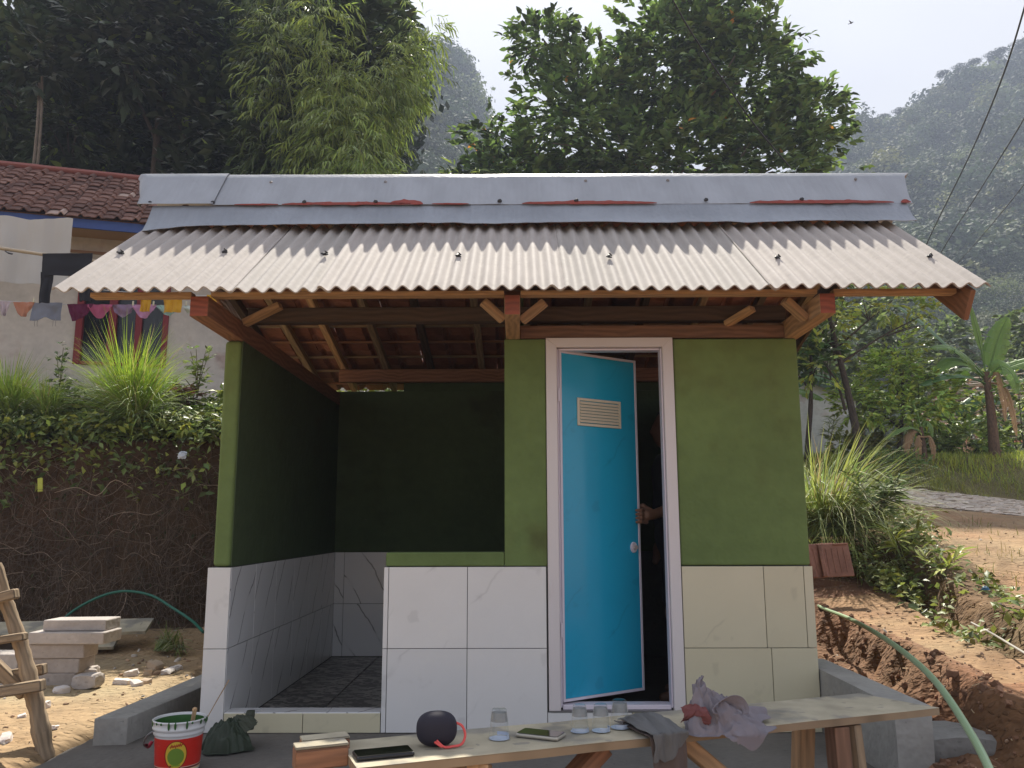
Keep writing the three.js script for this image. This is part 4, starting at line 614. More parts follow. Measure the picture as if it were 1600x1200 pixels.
  // smaller gravel that nobody could count
  const r = rng(88), ms = [], cs = []; const gs = lump(1, 0.6, 0.8, 4, 0.3, 1, 0.5);
  for (let k = 0; k < 2600; k++) { let x, z; const q = r(); if (q < 0.38) { x = rr(-6, -1.55, r); z = rr(-2.95, 1.2, r); if (z > -0.2 && x > -1.85) continue; } else if (q < 0.8) { x = rr(1.95, 3.4, r); z = rr(-4.5, 1.4, r); } else { x = rr(3.3, 7, r); z = rr(-8, -1.5, r); } const s = 0.003 + 0.012 * Math.pow(r(), 3) * (q < 0.38 && z < -1.3 ? 1.7 : 1); ms.push(M4(V(x, ground(x, z) + s * 0.2, z), Q(r(), r() * 6, r()), V(s * rr(0.7, 1.9, r), s, s))); const k2 = rr(0.5, 1.2, r); cs.push(r() < (q < 0.38 ? 0.3 : 0.06) ? col(0.55 * k2, 0.49 * k2, 0.43 * k2) : col(0.38 * k2, 0.25 * k2, 0.16 * k2)); }
  inst('gravel', gs, mat(1, 1, 1, 0.95), ms, scene, cs);
  { const ms3 = [], c3 = []; for (let k = 0; k < 620; k++) { const z = rr(-2.6, 1.3, r), x = lineX(PIT, z) + rr(-0.4, 0.1, r), s = 0.004 + 0.022 * Math.pow(r(), 3); ms3.push(M4(V(x, ground(x, z) + s * 0.15, z), Q(r() * 3, r() * 6, r() * 3), V(s * rr(0.8, 1.4, r), s, s))); const k2 = rr(0.5, 1.1, r); c3.push(col(0.27 * k2, 0.145 * k2, 0.085 * k2)); } inst('soil_clods', lump(1, 0.75, 0.85, 14, 0.42, 2, 0.75), mat(1, 1, 1, 0.98), ms3, scene, c3); }
  // splinters and straw on the dirt
  const ms2 = [], cs2 = []; const sp = new THREE.BoxGeometry(1, 0.05, 0.13); for (let k = 0; k < 1100; k++) { const q = r(); let x, z; if (q < 0.35) { x = rr(-5, -1.85, r); z = rr(-2.9, 1, r); } else { x = rr(2.0, 4.2, r); z = rr(-4.6, 1, r); } const s = rr(0.012, 0.055, r); ms2.push(M4(V(x, ground(x, z) + 0.003, z), Q(rr(-0.2, 0.2, r), r() * 6, rr(-0.15, 0.15, r)), V(s, s * rr(0.6, 1, r), s * rr(0.5, 1.2, r)))); const k2 = rr(0.6, 1.1, r); cs2.push(col(0.55 * k2, 0.40 * k2, 0.24 * k2)); }
  inst('wood_chips', sp, mat(1, 1, 1, 0.9), ms2, scene, cs2);
}
{
  const a = mesh('board', beam(V(-3.95, 0.225, -2.2), V(-2.60, 0.235, -2.42), 0.24, 0.028, 0.004, V(0.05, 1, 0.32).normalize()), MAT.plank); tag(a, 'cement crusted board lying across behind the block stack, the upper one', 'board');
  const b = mesh('board', beam(V(-3.5, 0.135, -2.20), V(-2.80, 0.135, -2.32), 0.2, 0.026, 0.004, V(0.05, 1, 0.45).normalize()), MAT.plank); tag(b, 'shorter cement crusted board under the upper one behind the blocks', 'board');
  for (const [x, w] of [[-3.7, 0.2], [-3.05, 0.16]]) { const m = mesh('stone', lump(0.14, 0.12, 0.12, x, 0.25, 3, 0.4), mat(0.12, 0.09, 0.07, 0.95)); m.position.set(x, 0.04, -2.42); tag(m, x < -3.5 ? 'dark stone under the left end of the boards' : 'dark stone under the right end of the boards', 'stone'); }
}
// hoses
{
  const pts = [[1262, 938, 0.36], [1285, 950, 0.37], [1330, 968, 0.42], [1400, 1010, 0.46], [1460, 1063, 0.44], [1510, 1135, 0.38], [1545, 1200, 0.32], [1580, 1290, 0.22]].map(([u, v, y]) => at(u, v, { y }));
  tag(mesh('garden_hose', tube(pts, 0.0125, 0.0125, 120, 12), phys(0.30, 0.42, 0.25, 0.4)), 'pale green hose curving over the red dirt right of the wash house', 'hose');
  const p2 = [[318, 988, -2.2], [300, 970, -2.45], [270, 950, -2.62], [235, 930, -2.7], [190, 924, -2.74], [150, 935, -2.74], [105, 962, -2.7], [92, 980, -2.7]].map(([u, v, z]) => at(u, v, { z }));
  tag(mesh('garden_hose', tube(p2, 0.011, 0.011, 80, 8), phys(0.02, 0.14, 0.095, 0.45)), 'dark green hose arching against the root covered bank on the left', 'hose');
  const p3 = [[1518, 973], [1550, 990], [1580, 1008], [1610, 1026]].map(([u, v]) => at(u, v, { y: 0.41 }));
  tag(mesh('water_pipe', tube(p3, 0.006, 0.006, 30, 8), phys(0.36, 0.34, 0.31, 0.7)), 'thin white pipe lying along the edge of the ditch on the right', 'pipe');
  // two clay tiles leaning on the red bank
  for (const [u, v, t, lean, label] of [[1311, 902, -0.18, -0.38, 'reddish flat clay tile leaning on the bank behind the wash house, the front one'], [1292, 903, 0.1, -0.30, 'reddish flat clay tile leaning behind another one against the bank']]) {
    const p = at(u, v, { z: u > 1300 ? -2.45 : -2.5 }); const o = thing('clay_tile', label, 'roof tile', [p.x, p.y + 0.006, p.z], t, 'clay tiles leaning on the bank'); const inn = new THREE.Group(); inn.name = 'tile_leaf'; inn.rotation.x = lean; inn.rotation.z = 0.06; o.add(inn);
    const m = mat(0.40, 0.20, 0.145, 0.85, { map: TX.tile }); mesh('plate', [bx(-0.12, 0.12, 0, 0.275, -0.012, 0.0, 0.004)], m, inn); mesh('side_roll', [beam(V(-0.102, 0.0, 0.006), V(-0.102, 0.275, 0.006), 0.035, 0.022, 0.009, V(0, 0, 1)), beam(V(0.0, 0.265, 0.004), V(0.11, 0.265, 0.004), 0.016, 0.014, 0.004)], m, inn);
    const ridges = []; for (let k = 0; k < 4; k++) ridges.push(beam(V(-0.06 + k * 0.045, 0.03, 0.001), V(-0.06 + k * 0.045, 0.235, 0.001), 0.006, 0.006, 0.002, V(0, 0, 1))); mesh('rib', ridges, m, inn);
  }
}
// ================================================================== the neighbour's house on the terrace
{
  const A = -17 * Math.PI / 180, o = thing('village_house', 'white village house with a brown tiled roof and blue eaves board', 'house', [-5.766, -0.037, -6.95], -A); o.scale.setScalar(1.037);
  const wallM = mat(0.62, 0.58, 0.53, 0.9, { map: TX.plas, ...B(TX.plasB, 0.008) }), redM = mat(0.20, 0.012, 0.018, 0.5), blueM = mat(0.035, 0.075, 0.26, 0.6), soff = mat(0.45, 0.30, 0.17, 0.9);
  const WZ = -0.75;
  const wall = mesh('wall', [bx(-5, -0.26, 1.5, 5.25, WZ - 0.15, WZ, 0), bx(0.97, 7.0, 1.5, 5.25, WZ - 0.15, WZ, 0), bx(-0.26, 0.97, 1.5, 3.28, WZ - 0.15, WZ, 0), bx(-0.26, 0.97, 4.62, 5.25, WZ - 0.15, WZ, 0), bx(-5, 7.0, 1.5, 5.25, WZ - 4.2, WZ - 4.05, 0), bx(6.85, 7.0, 1.5, 5.25, WZ - 4.04, WZ - 0.16, 0)], wallM, o);
  const win = mesh('window', [bx(-0.26, -0.17, 3.28, 4.62, WZ - 0.12, WZ + 0.03, 0.01), bx(0.89, 0.97, 3.28, 4.62, WZ - 0.12, WZ + 0.03, 0.01), bx(-0.168, 0.888, 3.28, 3.33, WZ - 0.12, WZ + 0.04, 0.01), bx(-0.168, 0.888, 4.54, 4.62, WZ - 0.12, WZ + 0.03, 0.01), bx(0.16, 0.27, 3.355, 4.535, WZ - 0.12, WZ + 0.02, 0.01), bx(0.52, 0.61, 3.355, 4.535, WZ - 0.12, WZ + 0.02, 0.01)], redM, o);
  const dark = phys(0.012, 0.014, 0.018, 0.1); for (const [a, b] of [[-0.168, 0.158], [0.272, 0.518], [0.612, 0.888]]) mesh('pane', bx(a, b, 3.352, 4.538, WZ - 0.09, WZ - 0.075, 0), dark, win);
  mesh('soffit', bx(-5.2, 7.2, 5.16, 5.18, WZ + 0.005, -0.06, 0), soff, o);
  mesh('eaves_board', bx(-5.3, 7.3, 5.06, 5.21, -0.05, -0.02, 0.004), blueM, o);
  mesh('ceiling_trim', bx(-5, 7, 4.92, 4.96, WZ + 0.001, WZ + 0.02, 0), mat(0.28, 0.17, 0.1, 0.8), o);
  const RS = 1.30 / 1.75, rl = Math.hypot(1.75, 1.30);
  const roof = mesh('roof', [beam(V(1, 5.19, -0.02), V(1, 5.19 + 1.30, -1.77), 12.5, 0.03, 0), beam(V(1, 5.19, -5.0), V(1, 5.19 + 1.29, -1.79), 12.5, 0.03, 0)], mat(0.10, 0.05, 0.035, 0.9), o);
  mesh('ridge_tile', tube([V(-5.2, 6.56, -1.78), V(0, 6.57, -1.78), V(7.2, 6.56, -1.78)], 0.055, 0.055, 60, 8, 0.12), mat(0.24, 0.085, 0.07, 0.8), roof);
  const tg = roofTile(0.235, 0.30, 0.014, 0.045), tm = [mat(0.235, 0.115, 0.085, 0.9, { map: TX.tile }), mat(0.17, 0.085, 0.065, 0.9, { map: TX.tile }), mat(0.30, 0.155, 0.115, 0.8, { map: TX.tile }), mat(0.42, 0.30, 0.25, 0.7)];
  const rows = 11, dy = rl / rows, ang = Math.atan(RS); let n = 0; const extra = [];
  for (let r = 0; r < rows; r++) for (let c = 0; c < 53; c++) {
    const x = -5.1 + c * 0.232, s = (r + 0.5) * dy, p = V(x + rr(-0.012, 0.012), 5.19 + 0.032 + s / rl * 1.30 + rr(-0.006, 0.008), -0.02 - s / rl * 1.75 + 0.02), e = Q(ang - 0.10 + rr(-0.03, 0.03), rr(-0.04, 0.04), rr(-0.03, 0.03), 'XYZ');
    if (x > -1.75 && x < 1.9 && n < 300 && (r < 9 || x < 1.3)) { n++; const k = R0(); const q = mesh('roof_tile', tg, tm[k < 0.5 ? 0 : k < 0.8 ? 1 : k < 0.975 ? 2 : 3], roof); q.position.copy(p); q.quaternion.copy(e); }
    else { const g = tg.clone(); g.applyMatrix4(M4(p, e, 1)); extra.push(g); }
  }
  tag(mesh('more_roof_tiles', extra, tm[0], roof), null, null, null, 'stuff');
}
// ================================================================== washing lines
{
  const line = (label, u0, v0, u1, v1, z, r) => { const a = at(u0, v0, { z }), b = at(u1, v1, { z: z - 0.1 }); const pts = []; for (let k = 0; k <= 10; k++) { const t = k / 10, p = a.clone().lerp(b, t); p.y -= 0.05 * Math.sin(t * Math.PI); pts.push(p); } tag(mesh('washing_line', tube(pts, r, r, 40, 6), mat(0.6, 0.6, 0.62, 0.6)), label, 'washing line'); return { a, b }; };
  line('pale washing line of small underwear in front of the white house', -60, 466, 420, 478, -5.2, 0.004);
  line('upper washing line carrying the yellow cloths', 150, 452, 420, 458, -4.95, 0.004);
  const Z1 = -5.2;
  const hang = (name, label, cat, u, v0, w, h, c, fn, z = Z1, rough = 0.9, tr = 0) => { // a cloth hanging from its top edge; w, h in pixels of the photograph at that distance
    const p = at(u, v0, { z }), s = (camera.position.z - z) / 1294, W = w * s, H = h * s, sd = u * 0.37;
    const g = sheet(18, 18, (a, b) => { const x = (a - 0.5) * 2; const [ex, ey] = fn ? fn(x, b) : [1, 1]; return V(x * W / 2 * ex, -b * H * ey, 0.03 * ns(x * 1.8 + sd, b * 1.4, 2) + 0.012 * ns(x * 5 + sd, b * 2) + 0.01 * Math.sin(x * 7 + sd) * b); }, 0.004);
    const o = mesh(name, g, tr ? phys(...c, rough, { transmission: tr, thickness: 0, ...B(TX.cloth, 0.001) }) : mat(...c, rough, B(TX.cloth, 0.001))); o.position.copy(p); return tag(o, label, cat, 'washing on the lines');
  };
  const tri = (x, b) => [1 - 0.55 * b, 1 - 0.25 * x * x], round = (x, b) => [1 - 0.25 * b * b, 1 - 0.55 * x * x], shorts = (x, b) => [1 + 0.05 * b, 1 - 0.18 * Math.exp(-x * x * 9)], tuck = (x, b) => [1 - 0.35 * b, 0.6 + 0.4 * (1 - Math.abs(x))];
  hang('underwear', 'white and purple underwear hanging at the left end of the line', 'underwear', 8, 471, 20, 24, [0.45, 0.38, 0.42], tri);
  hang('underwear', 'dull orange underwear hanging left of the grey shorts', 'underwear', 38, 472, 36, 25, [0.42, 0.19, 0.12], tri);
  const sh = hang('shorts', 'blue grey shorts with ties hanging on the line', 'shorts', 74, 473, 48, 30, [0.19, 0.21, 0.27], shorts);
  for (const dx of [-0.12, -0.09, 0.09, 0.12]) mesh('tie', tube([V(dx, -0.2, 0.004), V(dx * 1.05, -0.25, 0.008), V(dx * 1.02, -0.29, 0.004)], 0.004, 0.003, 8, 5), mat(0.3, 0.27, 0.25, 0.9), sh);
  hang('underwear', 'maroon underwear hanging right of the grey shorts', 'underwear', 126, 475, 44, 24, [0.11, 0.008, 0.05], (x, b) => [1 - 0.5 * b, 1 - 0.2 * x]);
  hang('underwear', 'pink underwear hanging beside the maroon one', 'underwear', 157, 476, 40, 23, [0.46, 0.10, 0.22], round, Z1, 0.9, 0.2);
  hang('underwear', 'pale lilac and dark underwear hanging between the pink ones', 'underwear', 193, 476, 40, 22, [0.22, 0.15, 0.24], tuck);
  hang('underwear', 'light pink rounded underwear with white rim on the line', 'underwear', 226, 476, 38, 23, [0.55, 0.28, 0.48], round, Z1, 0.9, 0.2);
  hang('towel', 'narrow yellow patterned cloth on the upper line', 'cloth', 228, 461, 15, 28, [0.62, 0.34, 0.01], null, -4.95, 0.85, 0.25);
  hang('towel', 'square yellow patterned cloth on the upper line', 'cloth', 271, 463, 29, 27, [0.62, 0.34, 0.01], null, -4.95, 0.85, 0.25);
  hang('towel', 'yellow cloth partly hidden behind the roof beam', 'cloth', 336, 461, 26, 13, [0.62, 0.34, 0.01], null, -4.95, 0.85, 0.25);
  hang('underwear', 'pale turquoise cloth behind the square yellow one', 'cloth', 264, 477, 42, 17, [0.30, 0.46, 0.44], tri); hang('underwear', 'white lace cloth at the right end of the line', 'cloth', 305, 478, 40, 18, [0.5, 0.56, 0.52], tuck);
  for (const [u, v] of [[53, 469], [208, 474], [240, 474], [291, 474]]) { const p = at(u, v, { z: Z1 + 0.012 }); const m = mesh('clothes_peg', new RoundedBoxGeometry(0.018, 0.055, 0.016, 1, 0.004), mat(0.6, 0.56, 0.42, 0.7)); m.position.copy(p); tag(m, { 53: 'peg between the orange underwear and the grey shorts', 208: 'peg left of the light pink underwear', 240: 'peg right of the light pink underwear', 291: 'peg beside the square yellow cloth' }[u], 'peg', 'clothes pegs'); }
  // big white sheet and the pole with dark trousers
  const s = (camera.position.z + 5.9) / 1294;
  { const p = at(52, 341, { z: -5.9 }); const g = sheet(40, 30, (a, b) => { const x = a - 0.5; return V(x * 136 * s, -b * (112 + 6 * x) * s - 0.05 * x + 0.02 * Math.sin(a * 9) * (1 - b), 0.05 * ns(x * 3, b * 1.2) + 0.02 * ns(x * 9, b * 2) + 0.02 * Math.sin(x * 16) * (0.4 + b)); }, 0.004); const o = mesh('bed_sheet', g, phys(0.56, 0.555, 0.54, 0.95, { transmission: 0.25, thickness: 0, ...B(TX.cloth, 0.001) })); o.position.copy(p); tag(o, 'large off white sheet hanging from under the eaves of the house', 'sheet'); }
  const P = (u, v, z) => at(u, v, { z });
  tag(mesh('bamboo_pole', tube([P(-70, 380, -4.9), P(0, 388, -4.9), P(70, 398, -4.9), P(160, 410, -4.9)], 0.022, 0.019, 30, 9, 0.08), mat(0.40, 0.33, 0.24, 0.7)), 'bamboo drying pole running across in front of the white sheet', 'pole');
  const tr = thing('trousers', 'black trousers hanging over the bamboo pole', 'trousers', [0, 0, 0], 0, 'washing on the lines'); const blk = mat(0.012, 0.012, 0.018, 0.9); const sp = (camera.position.z + 4.88) / 1294;
  const panel = (u, v, w, h, tp, nm) => { const p = P(u, v, -4.87); const g = sheet(12, 18, (a, b) => V((a - 0.5) * w * sp * (1 - tp * b), -b * h * sp, 0.02 * ns(a * 3 + u, b * 2) + 0.02 * Math.sin(a * 8 + u) * b), 0.01); g.translate(p.x, p.y, p.z); mesh(nm, g, blk, tr); };
  panel(106, 396, 82, 38, 0.05, 'waist'); panel(74, 425, 21, 52, 0.12, 'leg'); panel(136, 425, 24, 49, 0.2, 'leg');
  tag(mesh('string', tube([P(8, 392, -4.86), P(14, 396, -4.85), P(20, 397, -4.85), P(10, 394, -4.87)], 0.008, 0.006, 16, 6), mat(0.05, 0.05, 0.06, 0.9)), 'knotted dark string tied round the bamboo pole', 'string');
}

// ================================================================== plants: leaf shapes
function leafGeo(L, W, fold = 0.25, droop = 0.25, n = 3) { // pointed leaf, folded along its midrib and drooping, base at the origin, growing along +z
  const pos = [], idx = []; for (let i = 0; i <= n; i++) { const t = i / n, w = W / 2 * Math.sin(Math.pow(t, 0.8) * Math.PI) + (i === 0 || i === n ? 0 : 0), y = -droop * L * t * t, z = L * t; pos.push(-w, y + fold * w, z, 0, y, z, w, y + fold * w, z); }
  for (let i = 0; i < n; i++) { const a = i * 3; idx.push(a, a + 3, a + 1, a + 1, a + 3, a + 4, a + 1, a + 4, a + 2, a + 2, a + 4, a + 5); }
  const g = new THREE.BufferGeometry(); g.setAttribute('position', new THREE.Float32BufferAttribute(pos, 3)); g.setIndex(idx); g.computeVertexNormals(); return g;
}
const leafThin = phys(1, 1, 1, 0.95, { transmission: 0.42, thickness: 0 }), leafGloss = phys(1, 1, 1, 0.5);
const UPV = V(0, 1, 0), ZV = V(0, 0, 1);
function leafQ(dir, roll) { const q = new THREE.Quaternion().setFromUnitVectors(ZV, dir); return q.multiply(Q(0, 0, roll)); }
function orient(dir, roll = 0) { // +z along dir, +y as near up as it can be
  const z = dir.clone().normalize(), x = UPV.clone().cross(z); if (x.lengthSq() < 1e-4) x.set(1, 0, 0); x.normalize(); const y = z.clone().cross(x); return new THREE.Quaternion().setFromRotationMatrix(new THREE.Matrix4().makeBasis(x, y, z)).multiply(Q(0, 0, roll));
}
function tintOf(base, r, spread = 0.35, yel = 0.0) { const k = 1 + (r() - 0.5) * 2 * spread, y = r() * yel; return col(base[0] * k * (1 + y * 1.6), base[1] * k * (1 + y * 0.5), base[2] * k); }
// foliage: leaves spread in twigs round cluster centres; blobs: [x, y, z, rx, ry, rz, share]
function foliage(parent, blobs, n, geo, base, o = {}) {
  const r = rng(o.seed ?? 5), thin = [], glos = [], ct = [], cg = [], perTwig = o.twig ?? 7, tot = blobs.reduce((s, b) => s + (b[6] ?? 1), 0);
  for (const b of blobs) {
    const twigs = Math.round(n * (b[6] ?? 1) / tot / perTwig);
    for (let k = 0; k < twigs; k++) {
      let x, y, z, d; do { x = r() * 2 - 1; y = r() * 2 - 1; z = r() * 2 - 1; d = Math.hypot(x, y, z); } while (d > 1 || d < (o.hollow ?? 0.25) * r());
      const lumpy = 0.78 + 0.45 * ns(x * 2.1 + b[0], y * 2.1 + b[1], z * 2.1 + b[2]);
      const c = V(b[0] + x * b[3] * lumpy, b[1] + y * b[4] * lumpy, b[2] + z * b[5] * lumpy);
      if (o.gap && fbm(c.x * o.gap + 9, c.y * o.gap, c.z * o.gap, 2) < (o.gapAt ?? -0.14)) continue;
      const out = V(x, y * 0.6 + (o.lift ?? 0.15), z).normalize(), td = V(out.x + rr(-0.6, 0.6, r), out.y + rr(-0.5, 0.5, r) - (o.weep ?? 0), out.z + rr(-0.6, 0.6, r)).normalize(), br = 0.75 + 0.5 * r();
      for (let m = 0; m < perTwig; m++) {
        const t = m / perTwig, side = (m % 2 ? 1 : -1) * rr(0.5, 1.2, r), q = V(td.x + side * -td.z + rr(-0.4, 0.4, r), td.y + rr(-0.35, 0.35, r) - (o.weep ?? 0) * 0.4, td.z + side * td.x + rr(-0.4, 0.4, r));
        const s = rr(0.65, 1.2, r), p = c.clone().addScaledVector(td, t * (o.twigLen ?? 0.3)), M = M4(p, orient(q, rr(-0.9, 0.9, r)), s), tt = tintOf(base, r, 0.3, o.yel ?? 0.3); tt.multiplyScalar(br);
        if (o.odd && r() < o.odd[0]) tt.setRGB(o.odd[1] * br, o.odd[2] * br, o.odd[3] * br);
        if (r() < (o.gloss ?? 0.3)) { glos.push(M); cg.push(tt); } else { thin.push(M); ct.push(tt.clone().multiplyScalar(o.thinGain ?? 1.5)); }
      }
    }
  }
  if (thin.length) inst(o.name ?? 'foliage', geo, leafThin, thin, parent, ct); if (glos.length) inst(o.name ?? 'foliage', geo, leafGloss, glos, parent, cg);
}
const limbTo = (A, Bq, r0, r1, sag = 0.15, seed = 1) => { const m = A.clone().lerp(Bq, 0.5); m.y += sag * A.distanceTo(Bq) * 0.4; m.x += 0.12 * A.distanceTo(Bq) * ns(seed, 3.3); m.z += 0.12 * A.distanceTo(Bq) * ns(seed, 7.7); return tube([A, m, Bq], r0, r1, 12, 7, 0.1); };
function tree(name, label, x, z, h, r0, blobs, n, geo, base, o = {}) { // blobs relative to the foot
  const y = ground(x, z) - 0.1, t = thing(name, label, o.cat ?? 'tree', [x, y, z], 0, o.group), top = V(o.lean ?? 0.2, h * 0.72, o.leanZ ?? 0.1);
  const tk = mesh('trunk', tube([V(0, -0.3, 0), V(0.04, h * 0.12, 0.02), V(top.x * 0.4 + 0.08, h * 0.36, 0), top], r0, r0 * 0.35, 28, 9, 0.1), o.bark ?? MAT.bark, t);
  const lim = []; blobs.forEach((b, i) => { const k = clamp(b[1] / h - 0.22, 0.12, 0.7) / 0.72, A = V(top.x * k, h * 0.72 * k, 0); lim.push(limbTo(A, V(b[0], b[1], b[2]), r0 * 0.42 * (1 - k * 0.5), r0 * 0.1, 0.1, i + x)); for (let m = 0; m < (o.twigs ?? 3); m++) lim.push(limbTo(A.clone().lerp(V(b[0], b[1], b[2]), 0.6), V(b[0] + b[3] * rr(-0.8, 0.8), b[1] + b[4] * rr(-0.6, 0.8), b[2] + b[5] * rr(-0.8, 0.8)), r0 * 0.14, r0 * 0.04, 0.1, i + m)); });
  mesh('branches', lim, o.bark ?? MAT.bark, tk); foliage(t, blobs, n, geo, base, { seed: Math.round(x * 77 + z * 31 + 900), ...o }); return t;
}
const BIG = leafGeo(0.19, 0.095, 0.3, 0.2), MED = leafGeo(0.15, 0.065, 0.3, 0.25), WIDE = leafGeo(0.36, 0.17, 0.25, 0.25), SLIM = leafGeo(0.26, 0.034, 0.2, 0.45), SMALL = leafGeo(0.07, 0.035, 0.3, 0.2, 2);

// ---- central broad-leaved tree behind the hut
{
  const K = 1.676, bl = [[-2.1, 5.0, 0.0, 1.4, 1.6, 1.3, 1.1], [-0.9, 6.6, 0.1, 1.6, 1.8, 1.4, 1.3], [0.7, 7.7, -0.1, 1.6, 1.6, 1.4, 1.2], [2.0, 7.3, 0.2, 1.4, 1.6, 1.3, 1.1], [0.4, 5.5, 0.4, 1.9, 1.6, 1.4, 1.4], [2.5, 5.6, 0.1, 1.6, 1.6, 1.3, 1.3], [-1.3, 3.9, 0.3, 1.8, 1.4, 1.2, 1.2], [1.2, 3.9, 0.3, 1.9, 1.3, 1.2, 1.2], [2.9, 4.1, 0.2, 1.2, 1.1, 1.0, 0.9], [-2.7, 6.4, 0, 0.6, 0.6, 0.6, 0.2], [-2.9, 4.6, 0, 1.0, 1.2, 1.0, 0.7], [-2.9, 3.2, 0.2, 0.9, 0.9, 0.9, 0.5], [-1.7, 8.3, 0, 0.7, 0.6, 0.6, 0.25], [1.4, 8.5, 0, 1.2, 0.7, 1.0, 0.5], [3.2, 6.6, 0, 0.8, 0.8, 0.7, 0.4]].map((b) => b.map((q, i) => (i < 6 ? q * K : q)));
  tree('broadleaf_tree', 'large dark leaved tree against the sky behind the middle of the wash house roof', 4.0, -20, 8.2 * K, 0.3, bl, 50000, leafGeo(0.29, 0.145, 0.3, 0.2), [0.055, 0.098, 0.026], { gap: 0.52, gapAt: -0.19, gloss: 0.3, thinGain: 2.6, odd: [0.004, 0.30, 0.13, 0.02], twigLen: 0.5, hollow: 0.3, bark: MAT.barkPale });
  const b2 = [[0, 2.6, 0, 0.75, 0.7, 0.7, 1], [-0.5, 2.0, 0.1, 0.6, 0.6, 0.6, 0.7]];
  tree('small_tree', 'small bright green tree at the right foot of the large dark tree', 6.1, -12.4, 3.6, 0.07, [[0, 2.9, 0, 0.55, 0.75, 0.5, 1], [-0.4, 2.4, 0.1, 0.5, 0.6, 0.5, 0.7], [0.35, 2.3, 0.1, 0.45, 0.5, 0.5, 0.6]], 1300, BIG, [0.055, 0.12, 0.025], { gap: 1.1, gapAt: -0.1, gloss: 0.25 });
}
// ---- dark trees of the wooded slope on the left, each a tree of its own
{
  const spec = [[-12.5, -17.5, 17, 'darkest tree at the upper left corner of the picture'], [-9.3, -16.0, 15, 'dark tree above the left end of the tiled house roof'], [-6.6, -17.5, 17, 'tall dark tree behind the right end of the tiled house roof'], [-4.2, -15.8, 13, 'dark tree left of the bamboo'], [-10.8, -21, 19, 'dark tree in the second row behind the house'], [-7.2, -22.5, 20, 'very tall dark tree rising out of the top of the picture'], [-15.5, -20, 18, 'dark tree half outside the left edge'], [-6.2, -21.5, 17, 'dark tree behind the bamboo, its crown at the top edge']];
  spec.forEach(([x, z, h0, label], i) => { const h = Math.min(h0, 0.4 + (-3.1 - z) * 1.13 - ground(x, z)), r = rng(300 + i), bl = []; for (let k = 0; k < 11; k++) { const t = k / 10, a = r() * 6.28, rad = 1.9 * Math.sin(0.35 + t * 2.4); bl.push([Math.cos(a) * rad, h * (0.14 + 0.82 * t), Math.sin(a) * rad, 1.75 * (1.05 - 0.4 * t), 1.6, 1.7 * (1.05 - 0.4 * t), 1]); }
    tree('forest_tree', label, x, z, h, 0.22, bl, i < 4 ? 17000 : 15000, i % 2 ? WIDE : leafGeo(0.30, 0.13, 0.3, 0.3), i % 3 === 0 ? [0.032, 0.056, 0.022] : [0.024, 0.043, 0.019], { gloss: 0.22, twigLen: 0.5, yel: 0.25, group: 'dark trees of the wooded slope', hollow: 0.2, twigs: 2, odd: [0.03, 0.20, 0.28, 0.06] }); });  // odd leaves coloured bright as sun flecks in the dark crowns
  // thin pale trunks in front of them
  for (const [u, v0, v1, label] of [[258, 205, 120, 'thin pale trunk left, rising above the tiled roof ridge'], [240, 190, 130, 'thin pale leaning trunk at the left above the roof ridge'], [546, 272, 150, 'thin pale bare stem in front of the bamboo']]) { const z = -14.2, b = at(u * (u < 300 ? 0.24 : 1) + (u < 300 ? 0 : 0), v0, { z }), t2 = at(u * (u < 300 ? 0.24 : 1) + 4, v1, { z: z - 0.3 }); const g = ground(b.x, b.z); const o = thing('thin_tree', label, 'trunk', [b.x, g, b.z]); mesh('trunk', tube([V(0, -0.2, 0), V(0.02, b.y - g, 0), V(t2.x - b.x, t2.y - g, -0.3)], 0.05, 0.03, 20, 7, 0.1), MAT.barkPale, o); foliage(o, [[t2.x - b.x, t2.y - g + 0.5, -0.3, 0.7, 0.8, 0.7, 1]], 260, WIDE, [0.03, 0.05, 0.02], { seed: u }); }
}
// ---- bamboo lit from behind
function bamboo(label, x, z, h, lean, n, base, seed, yel = 0.6) {
  const r = rng(seed), t = thing('bamboo_clump', label, 'bamboo', [x, ground(x, z) - 0.1, z], 0, 'bamboo clumps'), cl = mat(0.22, 0.26, 0.09, 0.6), blobs = [];
  for (let k = 0; k < 14; k++) { const a = r() * 6.28, q = r() * 0.9, hh = h * rr(0.62, 1.05, r), lx = lean * rr(0.2, 1.2, r) + Math.cos(a) * hh * 0.10, lz = Math.sin(a) * hh * 0.10; const A = V(Math.cos(a) * q, 0, Math.sin(a) * q), P1 = V(A.x + lx * 0.15, hh * 0.5, A.z + lz * 0.2), P2 = V(A.x + lx * 0.55, hh * 0.86, A.z + lz * 0.7), P3 = V(A.x + lx * 1.15, hh * 0.97, A.z + lz * 1.3); mesh('culm', tube([A, P1, P2, P3], 0.032, 0.008, 22, 6), cl, t);
    for (let m = 0; m < 6; m++) { const f = 0.32 + 0.68 * m / 5, p = f < 0.6 ? A.clone().lerp(P2, f) : P2.clone().lerp(P3, (f - 0.6) / 0.4); p.y = lerp(p.y, hh * f, 0.5); blobs.push([p.x, p.y, p.z, 0.85, 0.65, 0.85, 1]); } }
  foliage(t, blobs, n, SLIM, base, { seed, twig: 9, gloss: 0.15, weep: 0.75, twigLen: 0.4, yel, thinGain: 1.7, hollow: 0 }); return t;
}
bamboo('sunlit yellow green bamboo clump between the dark trees and the sky gap', -3.75, -13.4, 9.2, 0.3, 26000, [0.13, 0.19, 0.04], 501, 0.2);
bamboo('lower bright green bamboo clump beside the roof ridge, left of the large tree', -2.25, -12.2, 5.8, 0.25, 13000, [0.13, 0.20, 0.04], 502, 0.2);
bamboo('greener bamboo clump behind the sunlit one, darker towards the left', -5.2, -14.4, 9.8, 0.4, 15000, [0.05, 0.085, 0.022], 503, 0.3);

